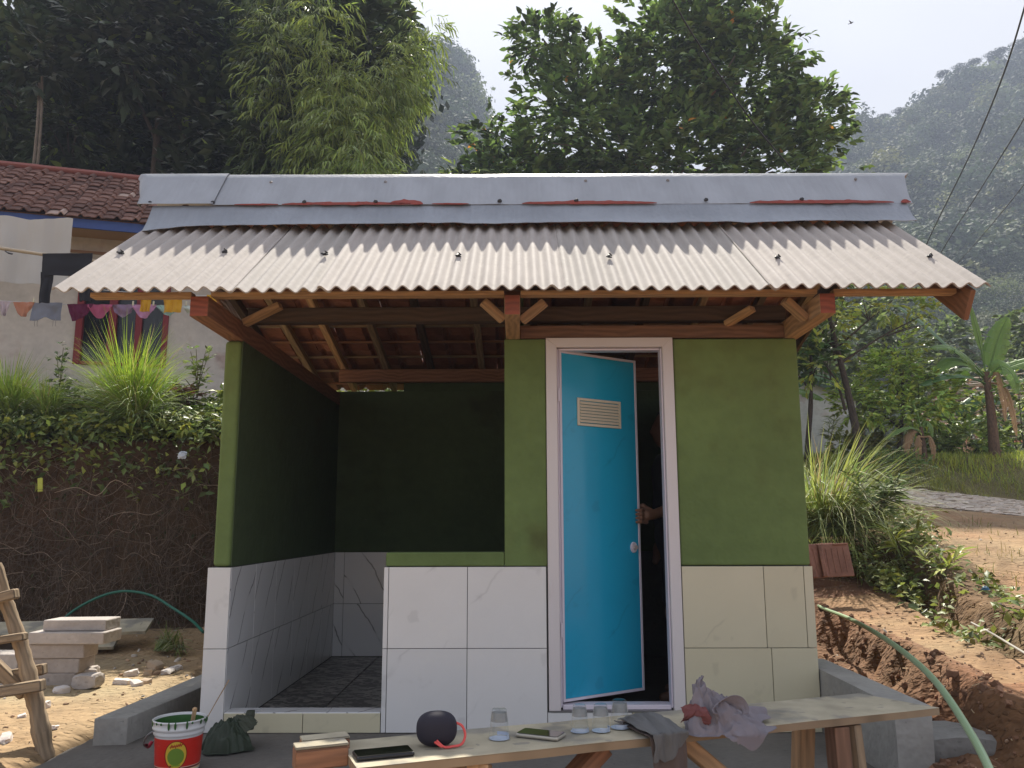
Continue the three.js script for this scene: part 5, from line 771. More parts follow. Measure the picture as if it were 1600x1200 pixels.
// ---- grass clumps
const blade = (L, W, bend, n = 5) => { const pos = [], idx = []; for (let i = 0; i <= n; i++) { const t = i / n, w = W / 2 * (1 - t * t * 0.96), a = bend * t; const y = L * (t - bend * 0.33 * t * t * t), z = L * bend * 0.62 * t * t; pos.push(-w, y, z, w, y, z); } for (let i = 0; i < n; i++) { const a = i * 2; idx.push(a, a + 1, a + 2, a + 1, a + 3, a + 2); } const g = new THREE.BufferGeometry(); g.setAttribute('position', new THREE.Float32BufferAttribute(pos, 3)); g.setIndex(idx); g.computeVertexNormals(); return g; };
const bladeM = phys(1, 1, 1, 0.9, { transmission: 0.5, thickness: 0 });
function clump(name, label, p, n, L, spread, tilt, bend, base, o = {}) {
  const r = rng(o.seed ?? 11), t = thing(name, label, o.cat ?? 'grass clump', [p.x, p.y, p.z], 0, o.group), sets = [[], [], []], cs = [[], [], []];
  for (let k = 0; k < n; k++) { const a = r() * 6.2832, q = Math.sqrt(r()), i = Math.floor(r() * 3), tl = tilt * (0.15 + 0.95 * q) * rr(0.6, 1.2, r), s = rr(0.55, 1.1, r) * (1 - 0.2 * q); const e = new THREE.Quaternion().setFromAxisAngle(UPV, a + rr(-0.5, 0.5, r)).multiply(Q(tl, 0, 0)).multiply(Q(0, rr(-0.6, 0.6, r), 0)); sets[i].push(M4(V(Math.cos(a) * q * spread, 0, Math.sin(a) * q * spread * (o.flat ?? 1)), e, V(s, s, s))); const c = tintOf(base, r, 0.35, o.yel ?? 0.5); if (r() < (o.dry ?? 0.05)) c.setRGB(0.40, 0.31, 0.16); cs[i].push(c); }
  [0.25, 0.65, 1.1].forEach((f, i) => sets[i].length && inst('blades', blade(L, o.w ?? 0.012, bend * f), bladeM, sets[i], t, cs[i])); return t;
}
clump('grass_clump', 'large bright green grass clump in front of the house window', at(190, 672, { z: -3.5 }), 2800, 1.18, 0.28, 0.95, 0.75, [0.19, 0.34, 0.04], { w: 0.011, seed: 21, dry: 0.06 });
clump('grass_clump', 'bright grass clump cut by the left edge of the picture', at(5, 672, { z: -3.6 }), 1600, 0.88, 0.2, 0.8, 0.7, [0.15, 0.27, 0.04], { seed: 22 });
clump('grass_clump', 'lower fine grass clump between the edge clump and the large one', at(62, 668, { z: -3.5 }), 1300, 0.6, 0.18, 0.8, 0.6, [0.15, 0.26, 0.05], { seed: 23, w: 0.009 });
clump('lemongrass', 'big arching lemongrass clump beside the right corner of the wash house', at(1275, 838, { z: -3.9 }), 1900, 1.45, 0.24, 1.05, 1.3, [0.24, 0.36, 0.11], { seed: 24, w: 0.013, dry: 0.08 });
clump('grass_clump', 'green grass tuft on the dirt at the end of the boards left of the pillar', V(-2.36, 0.08, -2.25), 260, 0.26, 0.12, 1.0, 1.0, [0.15, 0.23, 0.05], { seed: 25, w: 0.012, dry: 0.15 });
// ---- weeds with stems and leaves
function weed(name, label, p, h, base, seed, o = {}) {
  const r = rng(seed), t = thing(name, label, o.cat ?? 'plant', [p.x, p.y, p.z], 0, o.group), st = [], bl = []; for (let k = 0; k < (o.stems ?? 5); k++) { const a = r() * 6.28, l = h * rr(0.5, 1, r), tip = V(Math.cos(a) * l * (o.open ?? 0.25), l, Math.sin(a) * l * (o.open ?? 0.25)); st.push(tube([V(0, 0, 0), V(tip.x * 0.3, l * 0.5, tip.z * 0.3), tip], 0.006, 0.003, 10, 5)); for (let m = 1; m <= 4; m++) { const f = (o.from ?? 0.2) + (1 - (o.from ?? 0.2)) * m / 4; bl.push([tip.x * f, tip.y * f, tip.z * f, h * 0.09, h * 0.09, h * 0.09, 1]); } }
  mesh('stem', st, mat(0.12, 0.10, 0.05, 0.9), t); foliage(t, bl, o.n ?? 160, o.geo ?? MED, base, { seed, twig: 3, twigLen: 0.05, gloss: 0.25, odd: o.odd, lift: 0.5 }); return t;
}
weed('weed', 'thin tall sparse weed against the white wall, left of the large grass clump', at(92, 618, { z: -3.9 }), 0.55, [0.07, 0.12, 0.04], 31, { stems: 3, n: 70, open: 0.12, geo: SMALL });
weed('weed', 'sparse leafy weed in front of the white wall beside the green pillar', at(308, 622, { z: -3.9 }), 0.52, [0.10, 0.15, 0.05], 32, { stems: 6, n: 130, open: 0.2, geo: SMALL });
weed('shrub', 'dark red leaved shrub beside the green pillar', at(288, 658, { z: -3.8 }), 0.34, [0.09, 0.03, 0.028], 33, { stems: 8, n: 200, geo: leafGeo(0.1, 0.035, 0.3, 0.3), open: 0.35, cat: 'shrub', odd: [0.12, 0.25, 0.04, 0.06] });
weed('weed', 'narrow leaved weed on the bank below the lemongrass', at(1372, 815, { z: -3.3 }), 0.42, [0.09, 0.15, 0.05], 34, { stems: 9, n: 340, open: 0.5, geo: leafGeo(0.16, 0.022, 0.2, 0.3) });
weed('weed', 'light green spiky weed on the bank left of the ditch', at(1410, 870, { z: -2.9 }), 0.24, [0.20, 0.27, 0.05], 35, { stems: 5, n: 90, open: 0.8, geo: leafGeo(0.16, 0.026, 0.2, 0.3) });
weed('weed', 'light green spiky weed at the dirt edge right of the ditch plants', at(1475, 905, { z: -2.3 }), 0.2, [0.20, 0.26, 0.06], 36, { stems: 5, n: 80, open: 0.8, geo: leafGeo(0.15, 0.024, 0.2, 0.3) });
{ const p = at(288, 712, { z: -2.95 }); tag(mesh('plastic_scrap', crumple(0.075, 0.07, 0.025, 5.5, 20).rotateX(1.2).translate(p.x, p.y, p.z + 0.04), mat(0.55, 0.6, 0.68, 0.5)), 'pale plastic scrap caught on the bank beside the green pillar', 'litter'); const q = at(66, 758, { z: -2.92 }); tag(mesh('plastic_scrap', new RoundedBoxGeometry(0.045, 0.12, 0.01, 2, 0.004).rotateZ(0.1).translate(q.x, q.y, q.z + 0.03), mat(0.42, 0.46, 0.06, 0.5)), 'small yellow wrapper stuck in the bank on the left', 'litter'); const b = at(1543, 952, { z: -1.2 }); tag(mesh('plastic_scrap', crumple(0.05, 0.04, 0.025, 7.5, 16).translate(b.x, ground(b.x, b.z) + 0.1, b.z), mat(0.03, 0.12, 0.22, 0.5)), 'blue plastic scrap in the ditch on the right', 'litter'); }
// ---- ground cover that nobody could count
{
  const r = rng(71), A = [], ca = [], Bm = [], cb = [], G = [], cgr = [];
  for (let k = 0; k < 26000; k++) { // leafy cover over the top of the left bank
    const x = rr(-7, -0.3, r), f = rr(0.12, 1.9, r), z = bankFront(x) - f * 0.62 + 0.02; const y = ground(x, z); const hang = f < 0.5 ? rr(-0.15, 0.25, r) : rr(0, 0.36, r) * (0.45 + 1.5 * Math.abs(ns(x * 1.6, z * 1.6))); if (y < 1.32 + 0.22 * ns(x * 1.7, 4) + 0.14 * ns(x * 5, 9)) continue;
    const d = V(rr(-1, 1, r), rr(-0.7, 0.7, r), rr(-0.3, 1.2, r)); const M = M4(V(x, y + hang, z + rr(0, 0.22, r)), orient(d, rr(-1, 1, r)), rr(0.5, 1.25, r)); const c = tintOf(r() < 0.35 ? [0.17, 0.24, 0.05] : [0.08, 0.13, 0.035], r, 0.45, 0.4); if (r() < 0.55) { A.push(M); ca.push(c); } else { Bm.push(M); cb.push(c); }  // brighter share of leaves imitates sun flecks by colour
  }
  for (let k = 0; k < 7600; k++) { // along the ditch on the right, and over the near bank
    const z = rr(-6.5, -0.2, r), b = rr(-0.35, 0.55, r) * (z > -3.4 ? 0.7 : 1.3), x = lineX(BANK, z) + b; if (ns(x * 2, z * 2, 6) + (z < -2.4 ? 0.55 : -0.12) < r() * 0.8 - 0.25) continue; const h = rr(0, 0.26, r) * sst(-1.2, -3.4, z) + rr(0, 0.08, r);
    const M = M4(V(x, ground(x, z) + h, z), orient(V(rr(-1, 1, r), rr(-0.2, 0.9, r), rr(-1, 1, r)), rr(-1, 1, r)), rr(0.5, 1.15, r)); const c = tintOf([0.11, 0.165, 0.04], r, 0.45, 0.5); (r() < 0.6 ? (A.push(M), ca) : (Bm.push(M), cb)).push(c);
  }
  const SC = leafGeo(0.085, 0.042, 0.3, 0.25, 2); inst('ground_cover', SC, leafThin, A, scene, ca.map((c) => c.multiplyScalar(1.5))); inst('ground_cover', SC, leafGloss, Bm, scene, cb);
  // roots and dry creepers hanging down the cut bank
  const rootG = [1, 2, 3].map((s) => tube([V(0, 0, 0), V(0.03 * s, -0.2, 0.02), V(-0.04, -0.42, 0.03), V(0.05 * (s - 2), -0.66, 0.0), V(0.02, -0.9, 0.03)], 0.004, 0.0016, 14, 4, 0.3)); const rm = [[], [], []], rc = [[], [], []];
  for (let k = 0; k < 5200; k++) { const x = rr(-6.4, -0.6, r), i = k % 3, y = rr(0.25, 1.55, r), s = rr(0.18, 0.75, r), yy = clamp(y, 0.2, 1.6), z = bankFront(x) - 0.32 * Math.pow(yy / 1.75, 1.1) + rr(0.02, 0.07, r); rm[i].push(M4(V(x, y, z), Q(rr(-0.25, 0.15, r), rr(0, 6, r), rr(-2.6, 2.6, r) * (r() < 0.3 ? 0.25 : 1)), V(s * rr(0.7, 1.6, r), s, s * 0.6))); const q = rr(0.22, 0.62, r) * (r() < 0.06 ? 2.4 : 1); rc[i].push(col(0.36 * q, 0.27 * q, 0.205 * q)); }
  rootG.forEach((g, i) => inst('hanging_roots', g, mat(1, 1, 1, 0.95), rm[i], scene, rc[i]));
  // leaf litter on the bank face, dull
  const L2 = [], cl = []; for (let k = 0; k < 3600; k++) { const x = rr(-6.4, -0.6, r), y = rr(0.12, 1.5, r), z = bankFront(x) - 0.32 * Math.pow(y / 1.75, 1.1) + rr(0.0, 0.06, r); L2.push(M4(V(x, y, z), orient(V(rr(-1, 1, r), rr(-1, 0.3, r), rr(-0.2, 0.8, r)), rr(-1, 1, r)), rr(0.2, 0.5, r))); const q = rr(0.4, 1.0, r); cl.push(y > 0.9 || r() < 0.25 ? col(0.06 * q, 0.085 * q, 0.03 * q) : col(0.10 * q, 0.066 * q, 0.046 * q)); } inst('leaf_litter', SC, mat(1, 1, 1, 0.9), L2, scene, cl);
  // grass of the far verge and the field
  const gb = blade(0.3, 0.012, 0.8, 3); for (let k = 0; k < 30000; k++) { const q = r(); let x = rr(4.6, 13, r), z; if (q < 0.62) z = rr(-14.5, -10.95, r); else z = rr(-22, -14, r); if (z > -11.3 && ns(x * 2, 8) < 0) continue; const pat = 0.6 + 0.9 * Math.max(0, ns(x * 1.1, z * 1.1, 2) + 0.3); const s = rr(0.35, 1.0, r) * pat; G.push(M4(V(x, ground(x, z) - 0.02, z), Q(rr(-0.35, 0.5, r), r() * 6.28, 0), V(s * 1.3, s, s))); const c = tintOf([0.26, 0.38, 0.06], r, 0.4, 0.6); if (z > -11.8) c.lerp(col(0.26, 0.24, 0.06), 0.5); cgr.push(c); } inst('grass', gb, bladeM, G, scene, cgr);
  const G3 = [], c3 = []; for (let k = 0; k < 2600; k++) { const z = rr(-5.5, 0.6, r), x = lineX(BANK, z) + rr(-0.1, 2.2, r); if (ns(x * 1.7, z * 1.7, 1) < 0.12) continue; const s = rr(0.15, 0.5, r); G3.push(M4(V(x, ground(x, z) - 0.01, z), Q(rr(-0.6, 0.8, r), r() * 6.28, 0), V(s * 1.6, s, s))); c3.push(r() < 0.5 ? col(0.36, 0.28, 0.14) : tintOf([0.14, 0.17, 0.04], r, 0.3, 0.5)); } inst('grass', gb, bladeM, G3, scene, c3);
}
// ---- stone-paved road on the right
{
  const r = rng(19), road = new THREE.Group(); road.name = 'road'; scene.add(road); tag(road, null, null, null, 'structure'); const vs = [0, 1, 2, 3, 4].map((k) => lump(1, 0.5, 0.8, k * 5 + 2, 0.24, 2, 0.35)); const ms = [mat(0.76, 0.66, 0.56, 0.9, { map: TX.conc }), mat(0.62, 0.52, 0.43, 0.9, { map: TX.conc }), mat(0.84, 0.75, 0.65, 0.9, { map: TX.conc })]; const small = [];
  const bed = sheet(60, 24, (u, v) => { const z = lerp(-7.9, -11.05, v) + 0.12 * ns(u * 9, v > 0.5 ? 2 : 6) * (v === 0 || v === 1 ? 1 : 0), x = lerp(3.8, 14, u), p = V(x, ground(x, z) + 0.014, z); p.u = x; p.v = z; return p; }); mesh('road_bed', bed, mat(0.78, 0.64, 0.51, 0.95, { map: TX.conc, ...B(TX.dirtB, 0.05) }), road);
  for (let k = 0; k < 300; k++) { const x = rr(4.6, 10.5, r), z = -8.0 - 2.95 * Math.pow(r(), 1.2), s = rr(0.06, 0.14, r) * (r() < 0.06 ? 1.5 : 1); const o = mesh('paving_stone', vs[k % 5], ms[k % 3], road); o.position.set(x, ground(x, z) + 0.008 + s * 0.04, z); o.rotation.set(rr(-0.08, 0.08, r), rr(0, 6.28, r), rr(-0.08, 0.08, r)); o.scale.set(s * rr(0.8, 1.3, r), s * 0.45, s); }
  const sm = [], sc = []; for (let k = 0; k < 2600; k++) { const x = rr(4, 13, r), z = rr(-11, -7.8, r), s = rr(0.02, 0.07, r); sm.push(M4(V(x, ground(x, z) + 0.012, z), Q(0, r() * 6, 0), V(s, s * 0.5, s))); const q = rr(0.7, 1.2, r); sc.push(col(0.58 * q, 0.50 * q, 0.43 * q)); } tag(inst('road_gravel', vs[0], mat(1, 1, 1, 0.9), sm, road, sc), null, null, null, 'stuff');
}
// ---- banana plants
function bananaLeaf(pts, W, tear, seed, face, start = 0.12) { // a leaf along a bent midrib; face: which way its upper side looks
  const r = rng(seed), curve = new THREE.CatmullRomCurve3(pts, false, 'centripetal'), n = 34, L = curve.getLength(), list = [tube(pts, 0.022, 0.006, 20, 6)], fv = face.clone().normalize();
  const C = [], S = [], U = []; for (let i = 0; i <= n; i++) { const t = i / n; C.push(curve.getPointAt(t)); const tg = curve.getTangentAt(t), sd = tg.clone().cross(fv).normalize(); S.push(sd); U.push(sd.clone().cross(tg).normalize()); }
  const w = (t) => (t < start ? 0 : W / 2 * Math.pow(Math.max(0, Math.sin(Math.pow(clamp((t - start) / (1 - start)), 0.72) * Math.PI)), 0.55));
  for (const s of [-1, 1]) { let droop = 0.2; for (let i = 0; i < n; i++) { const t0 = i / n, t1 = (i + 1) / n; if (t1 <= start) continue; let gap = 0; if (r() < tear) { droop = rr(0.1, 0.75, r); gap = 0.22; } const P = (k, t, f, g) => { const q = w(t) * f; return C[k].clone().lerp(C[Math.min(n, k + 1)], g).addScaledVector(S[k], s * q * (1 - 0.25 * droop * f)).addScaledVector(U[k], q * (0.30 * (1 - f) - droop * 0.55 * f * f)).addScaledVector(C[Math.min(n, k + 1)].clone().sub(C[k]), f * 0.9); }; const pos = []; const put = (...v) => v.forEach((k) => pos.push(k.x, k.y, k.z)); for (let m = 0; m < 3; m++) { const f0 = m / 3, f1 = (m + 1) / 3, a = P(i, t0, f0, gap * f0), b = P(i, t0, f1, gap * f1), c = P(i + 1, t1, f0, 0), d = P(i + 1, t1, f1, 0); put(a, b, c, c, b, d); } const g = new THREE.BufferGeometry(); g.setAttribute('position', new THREE.Float32BufferAttribute(pos, 3)); g.computeVertexNormals(); list.push(g); } }
  return merge(list); }
function banana(label, x, z, hs, r0, leaves, seed) { const y = ground(x, z) - 0.05, t = thing('banana_plant', label, 'banana plant', [x, y, z], 0, 'banana plants beyond the road'); const stemM = mat(0.20, 0.13, 0.09, 0.85, { map: TX.bark }), lm = phys(0.19, 0.33, 0.07, 0.7, { transmission: 0.42, thickness: 0 }), lm2 = phys(0.065, 0.145, 0.04, 0.4), dry = phys(0.34, 0.22, 0.12, 0.95, { transmission: 0.15, thickness: 0 });
  mesh('stem', tube([V(0, -0.1, 0), V(0.015, hs * 0.5, 0), V(0, hs, 0), V(0, hs + 0.12, 0)], r0, r0 * 0.5, 24, 12, 0.08), stemM, t);
  leaves.forEach(([p, W, tear, face, kind, start], i) => mesh('leaf', bananaLeaf(p.map(([a, b, c]) => V(a, b, c)), W, tear, seed + i, V(...face), start), [lm, lm2, dry][kind], t)); return t; }
{ const h = 1.75; banana('tall banana plant with torn leaves at the right edge beyond the road', at(1556, 730, { z: -13 }).x, -13, h, 0.12, [
  [[[0, h, 0], [-0.08, h + 0.8, 0], [-0.22, h + 1.55, 0.05]], 0.16, 0, [0, 0, 1], 0, 0.35],
  [[[0, h, 0], [0.14, h + 0.5, 0.1], [0.30, h + 0.95, 0.15], [0.42, h + 1.25, 0.25]], 0.52, 0.35, [-0.4, 0.2, 1], 0, 0.15],
  [[[0, h, 0], [-0.45, h + 0.42, 0.1], [-0.85, h + 0.62, 0.2], [-1.25, h + 0.60, 0.25]], 0.42, 0.75, [-0.1, 0.8, 0.6], 0, 0.2],
  [[[0, h + 0.05, -0.1], [-0.75, h + 0.75, -0.1], [-1.2, h + 1.15, 0.0], [-1.9, h + 1.62, 0.1]], 0.50, 0.04, [0.35, 0.75, 0.55], 1, 0.36],
  [[[0, h - 0.15, 0], [-0.5, h + 0.0, 0.15], [-1.0, h + 0.0, 0.25], [-1.55, h - 0.2, 0.3]], 0.46, 0.03, [0.0, 1, 0.35], 1, 0.12],
  [[[0, h, -0.1], [-0.35, h + 0.30, 0.0], [-0.75, h + 0.35, 0.1], [-1.15, h + 0.1, 0.15]], 0.42, 0.1, [0.1, 0.8, 0.6], 0, 0.15],
  [[[0, h, 0.05], [0.2, h + 0.2, 0.2], [0.36, h + 0.02, 0.3], [0.42, h - 0.4, 0.34]], 0.42, 0.4, [0.3, 0.3, 1], 0, 0.1],
  [[[0, h, 0], [0.5, h + 0.25, 0.1], [1.1, h + 0.35, 0.2], [1.7, h + 0.1, 0.25]], 0.46, 0.25, [0, 0.8, 0.6], 0, 0.15],
  [[[0, h - 0.3, 0.05], [0.45, h - 0.15, 0.3], [0.9, h + 0.0, 0.4], [1.3, h + 0.05, 0.4]], 0.3, 0.2, [0, 1, 0.3], 0, 0.3],
  [[[0, h - 0.1, 0.05], [0.12, h + 0.05, 0.15], [0.2, h - 0.4, 0.2], [0.2, h - 0.95, 0.18]], 0.24, 0.8, [0.5, 0, 1], 2, 0.1],
  [[[0, h - 0.1, 0], [0.25, h - 0.2, 0.1], [0.4, h - 0.7, 0.12], [0.45, h - 1.25, 0.1]], 0.26, 0.8, [0.5, 0, 1], 2, 0.1],
  [[[0, h, -0.1], [-0.05, h + 0.3, -0.5], [0.0, h + 0.3, -1.0], [0.0, h - 0.1, -1.4]], 0.46, 0.3, [0, 1, 0], 0, 0.15]], 81); }
{ const h = 0.62; banana('small young banana plant with brown dead leaves in the middle of the verge', at(1445, 735, { z: -12.6 }).x, -12.6, h, 0.075, [
  [[[0, h, 0], [-0.05, h + 0.3, 0.02], [-0.14, h + 0.62, 0.04]], 0.07, 0, [0, 0, 1], 0, 0.3], [[[0, h, 0], [0.10, h + 0.2, 0.05], [0.16, h + 0.1, 0.1], [0.17, h - 0.1, 0.1]], 0.14, 0.2, [0.2, 0.5, 1], 0, 0.2],
  [[[0, h, 0], [-0.2, h + 0.02, 0.05], [-0.35, h - 0.2, 0.1], [-0.4, h - 0.5, 0.1]], 0.2, 0.6, [-0.3, 0.4, 1], 2, 0.1], [[[0, h, 0], [-0.3, h + 0.1, 0.1], [-0.6, h + 0.0, 0.15], [-0.85, h - 0.15, 0.2]], 0.2, 0.3, [0, 1, 0.4], 0, 0.15], [[[0, h - 0.1, 0.05], [0.1, h - 0.1, 0.1], [0.16, h - 0.35, 0.12], [0.14, h - 0.6, 0.1]], 0.16, 0.7, [0.3, 0, 1], 2, 0.1], [[[0, h - 0.1, 0.05], [-0.1, h - 0.1, 0.1], [-0.15, h - 0.35, 0.12], [-0.15, h - 0.62, 0.1]], 0.16, 0.7, [-0.3, 0, 1], 2, 0.1]], 91); }
{ const h = 1.0; banana('banana plant farther back between the bush and the tall banana', at(1492, 660, { z: -17 }).x, -17, h, 0.11, [
  [[[0, h, 0], [-0.15, h + 0.7, 0.05], [-0.32, h + 1.25, 0.1], [-0.5, h + 1.6, 0.2]], 0.5, 0.3, [0.2, 0.2, 1], 0, 0.15], [[[0, h, 0], [0.3, h + 0.55, 0.1], [0.7, h + 0.8, 0.2], [1.1, h + 0.6, 0.3]], 0.5, 0.15, [0.1, 0.7, 0.7], 1, 0.15], [[[0, h, 0], [-0.5, h + 0.5, 0.1], [-1.0, h + 0.7, 0.2], [-1.5, h + 0.5, 0.2]], 0.5, 0.3, [0, 0.7, 0.7], 0, 0.15], [[[0, h, 0], [0.4, h + 0.2, 0.1], [0.8, h + 0.15, 0.2], [1.2, h - 0.3, 0.3]], 0.5, 0.15, [0.1, 0.7, 0.7], 1, 0.15]], 95); }
{ const h = 1.5; banana('banana plant half hidden behind the right corner of the wash house', at(1225, 640, { z: -14 }).x, -14, h, 0.11, [
  [[[0, h, 0], [0.4, h + 0.35, 0.1], [0.8, h + 0.4, 0.2], [1.15, h + 0.3, 0.3]], 0.46, 0.05, [0, 0.8, 0.5], 1, 0.15], [[[0, h, 0], [0.2, h + 0.1, 0.2], [0.5, h + 0.0, 0.3], [0.75, h - 0.15, 0.4]], 0.4, 0.1, [0, 0.8, 0.5], 0, 0.15], [[[0, h, 0], [-0.5, h + 0.5, 0.1], [-1, h + 0.5, 0.2], [-1.5, h + 0.1, 0.2]], 0.5, 0.2, [0, 0.8, 0.5], 0, 0.15]], 99); }
// ---- trees and shrubs beyond the road
{
  const G = 'trees beyond the road', px = (u, z) => at(u, 700, { z }).x;
  tree('thin_tree', 'thin leaning tree with spreading bare branches right of the wash house', px(1338, -12), -12, 4.6, 0.10, [[-0.3, 3.3, 0, 0.7, 0.7, 0.7, 1], [0.9, 3.5, 0.1, 0.9, 0.5, 0.7, 1], [-1.0, 3.6, 0, 0.7, 0.6, 0.6, 0.8], [0.3, 4.3, 0, 0.9, 0.5, 0.8, 1], [1.5, 3.2, 0, 0.6, 0.5, 0.6, 0.6], [-0.6, 2.3, 0.1, 0.5, 0.5, 0.5, 0.4]], 2300, MED, [0.17, 0.26, 0.045], { lean: -0.42, gap: 0.9, gapAt: -0.05, bark: MAT.bark, yel: 0.6, gloss: 0.2 });
  tree('bushy_tree', 'low bushy green tree between the thin tree and the banana', px(1402, -13.3), -13.3, 2.7, 0.07, [[0, 1.9, 0, 0.85, 0.7, 0.7, 1.2], [-0.75, 1.35, 0.1, 0.6, 0.6, 0.6, 0.9], [0.75, 1.4, 0.1, 0.65, 0.6, 0.6, 0.9], [0.1, 2.5, 0, 0.55, 0.5, 0.5, 0.6], [0.1, 1.1, 0.3, 0.8, 0.5, 0.5, 0.8]], 4600, MED, [0.13, 0.22, 0.04], { gap: 1.3, gapAt: -0.12, yel: 0.5, gloss: 0.25, thinGain: 2.2, odd: [0.02, 0.3, 0.3, 0.05] });
  const bush = (label, u, z, w, h, n, base, seed, geo = MED) => { const x = px(u, z), t = thing('shrub', label, 'shrub', [x, ground(x, z), z], 0, 'shrubs beyond the road'); mesh('stem', [-1, 0, 1].map((k) => tube([V(0, -0.1, 0), V(k * w * 0.2, h * 0.4, 0), V(k * w * 0.4, h * 0.75, 0.05)], 0.02, 0.008, 10, 5)), MAT.bark, t); foliage(t, [[0, h * 0.5, 0, w * 0.5, h * 0.5, w * 0.4, 1], [-w * 0.35, h * 0.38, 0.1, w * 0.35, h * 0.4, w * 0.3, 0.7], [w * 0.35, h * 0.4, 0.1, w * 0.35, h * 0.4, w * 0.3, 0.7]], n, geo, base, { seed, yel: 0.5, gap: 1.6, gapAt: -0.2, twigLen: 0.15 }); };
  bush('round dark green shrub right of the young banana', 1510, -14.2, 1.6, 1.0, 2000, [0.12, 0.20, 0.04], 61); bush('low bright leafy shrub on the verge left of the young banana', 1392, -12.0, 1.1, 0.42, 1300, [0.07, 0.15, 0.035], 62, SMALL); bush('yellow green shrub under the thin tree', 1352, -13.6, 1.2, 0.7, 1300, [0.12, 0.17, 0.03], 63); bush('bright shrub at the right edge behind the tall banana', 1600, -16, 2.4, 2.9, 3000, [0.09, 0.15, 0.03], 64); bush('pale pinkish flowering shrub behind the tall banana', 1520, -20, 2.4, 3.3, 2200, [0.17, 0.12, 0.09], 65); bush('green shrub in the gap between the banana stems', 1475, -15.4, 1.2, 1.2, 1500, [0.07, 0.12, 0.03], 66);
  const far = [[1290, -30, 8, 'pale hazy tree behind the small white house'], [1345, -34, 9, 'grey hazy tree rising behind the thin tree'], [1420, -32, 8.5, 'hazy tree with a straight pale trunk behind the bushy tree'], [1485, -36, 8, 'hazy tree behind the banana leaves'], [1560, -34, 7.5, 'hazy tree at the right behind the tall banana'], [1640, -30, 7, 'hazy tree at the right edge of the picture']];
  far.forEach(([u, z, h, label], i) => tree('distant_tree', label, px(u, z), z, h, 0.17, [0, 1, 2, 3, 4, 5].map((k) => [rr(-1.5, 1.5), h * (0.35 + 0.11 * k), rr(-1, 1), 1.5, 1.1, 1.4, 1]), 3000, WIDE, [0.09, 0.14, 0.045], { group: 'hazy trees behind the verge', bark: MAT.barkPale, twigs: 2, gap: 0.5, gapAt: -0.1 }));
  weed('grass_stalk', 'dry pink seed stalks standing in the verge grass', at(1512, 728, { z: -12.2 }), 0.5, [0.45, 0.33, 0.25], 67, { stems: 4, n: 40, open: 0.2, from: 0.75, cat: 'grass stalk', geo: leafGeo(0.10, 0.016) });
  weed('spiky_plant', 'thin dark plant with a spiky crown beside the small white house', at(1298, 705, { z: -11.4 }), 0.62, [0.08, 0.12, 0.03], 68, { stems: 3, n: 90, open: 0.18, from: 0.75, geo: leafGeo(0.2, 0.022, 0.2, 0.5) });
}
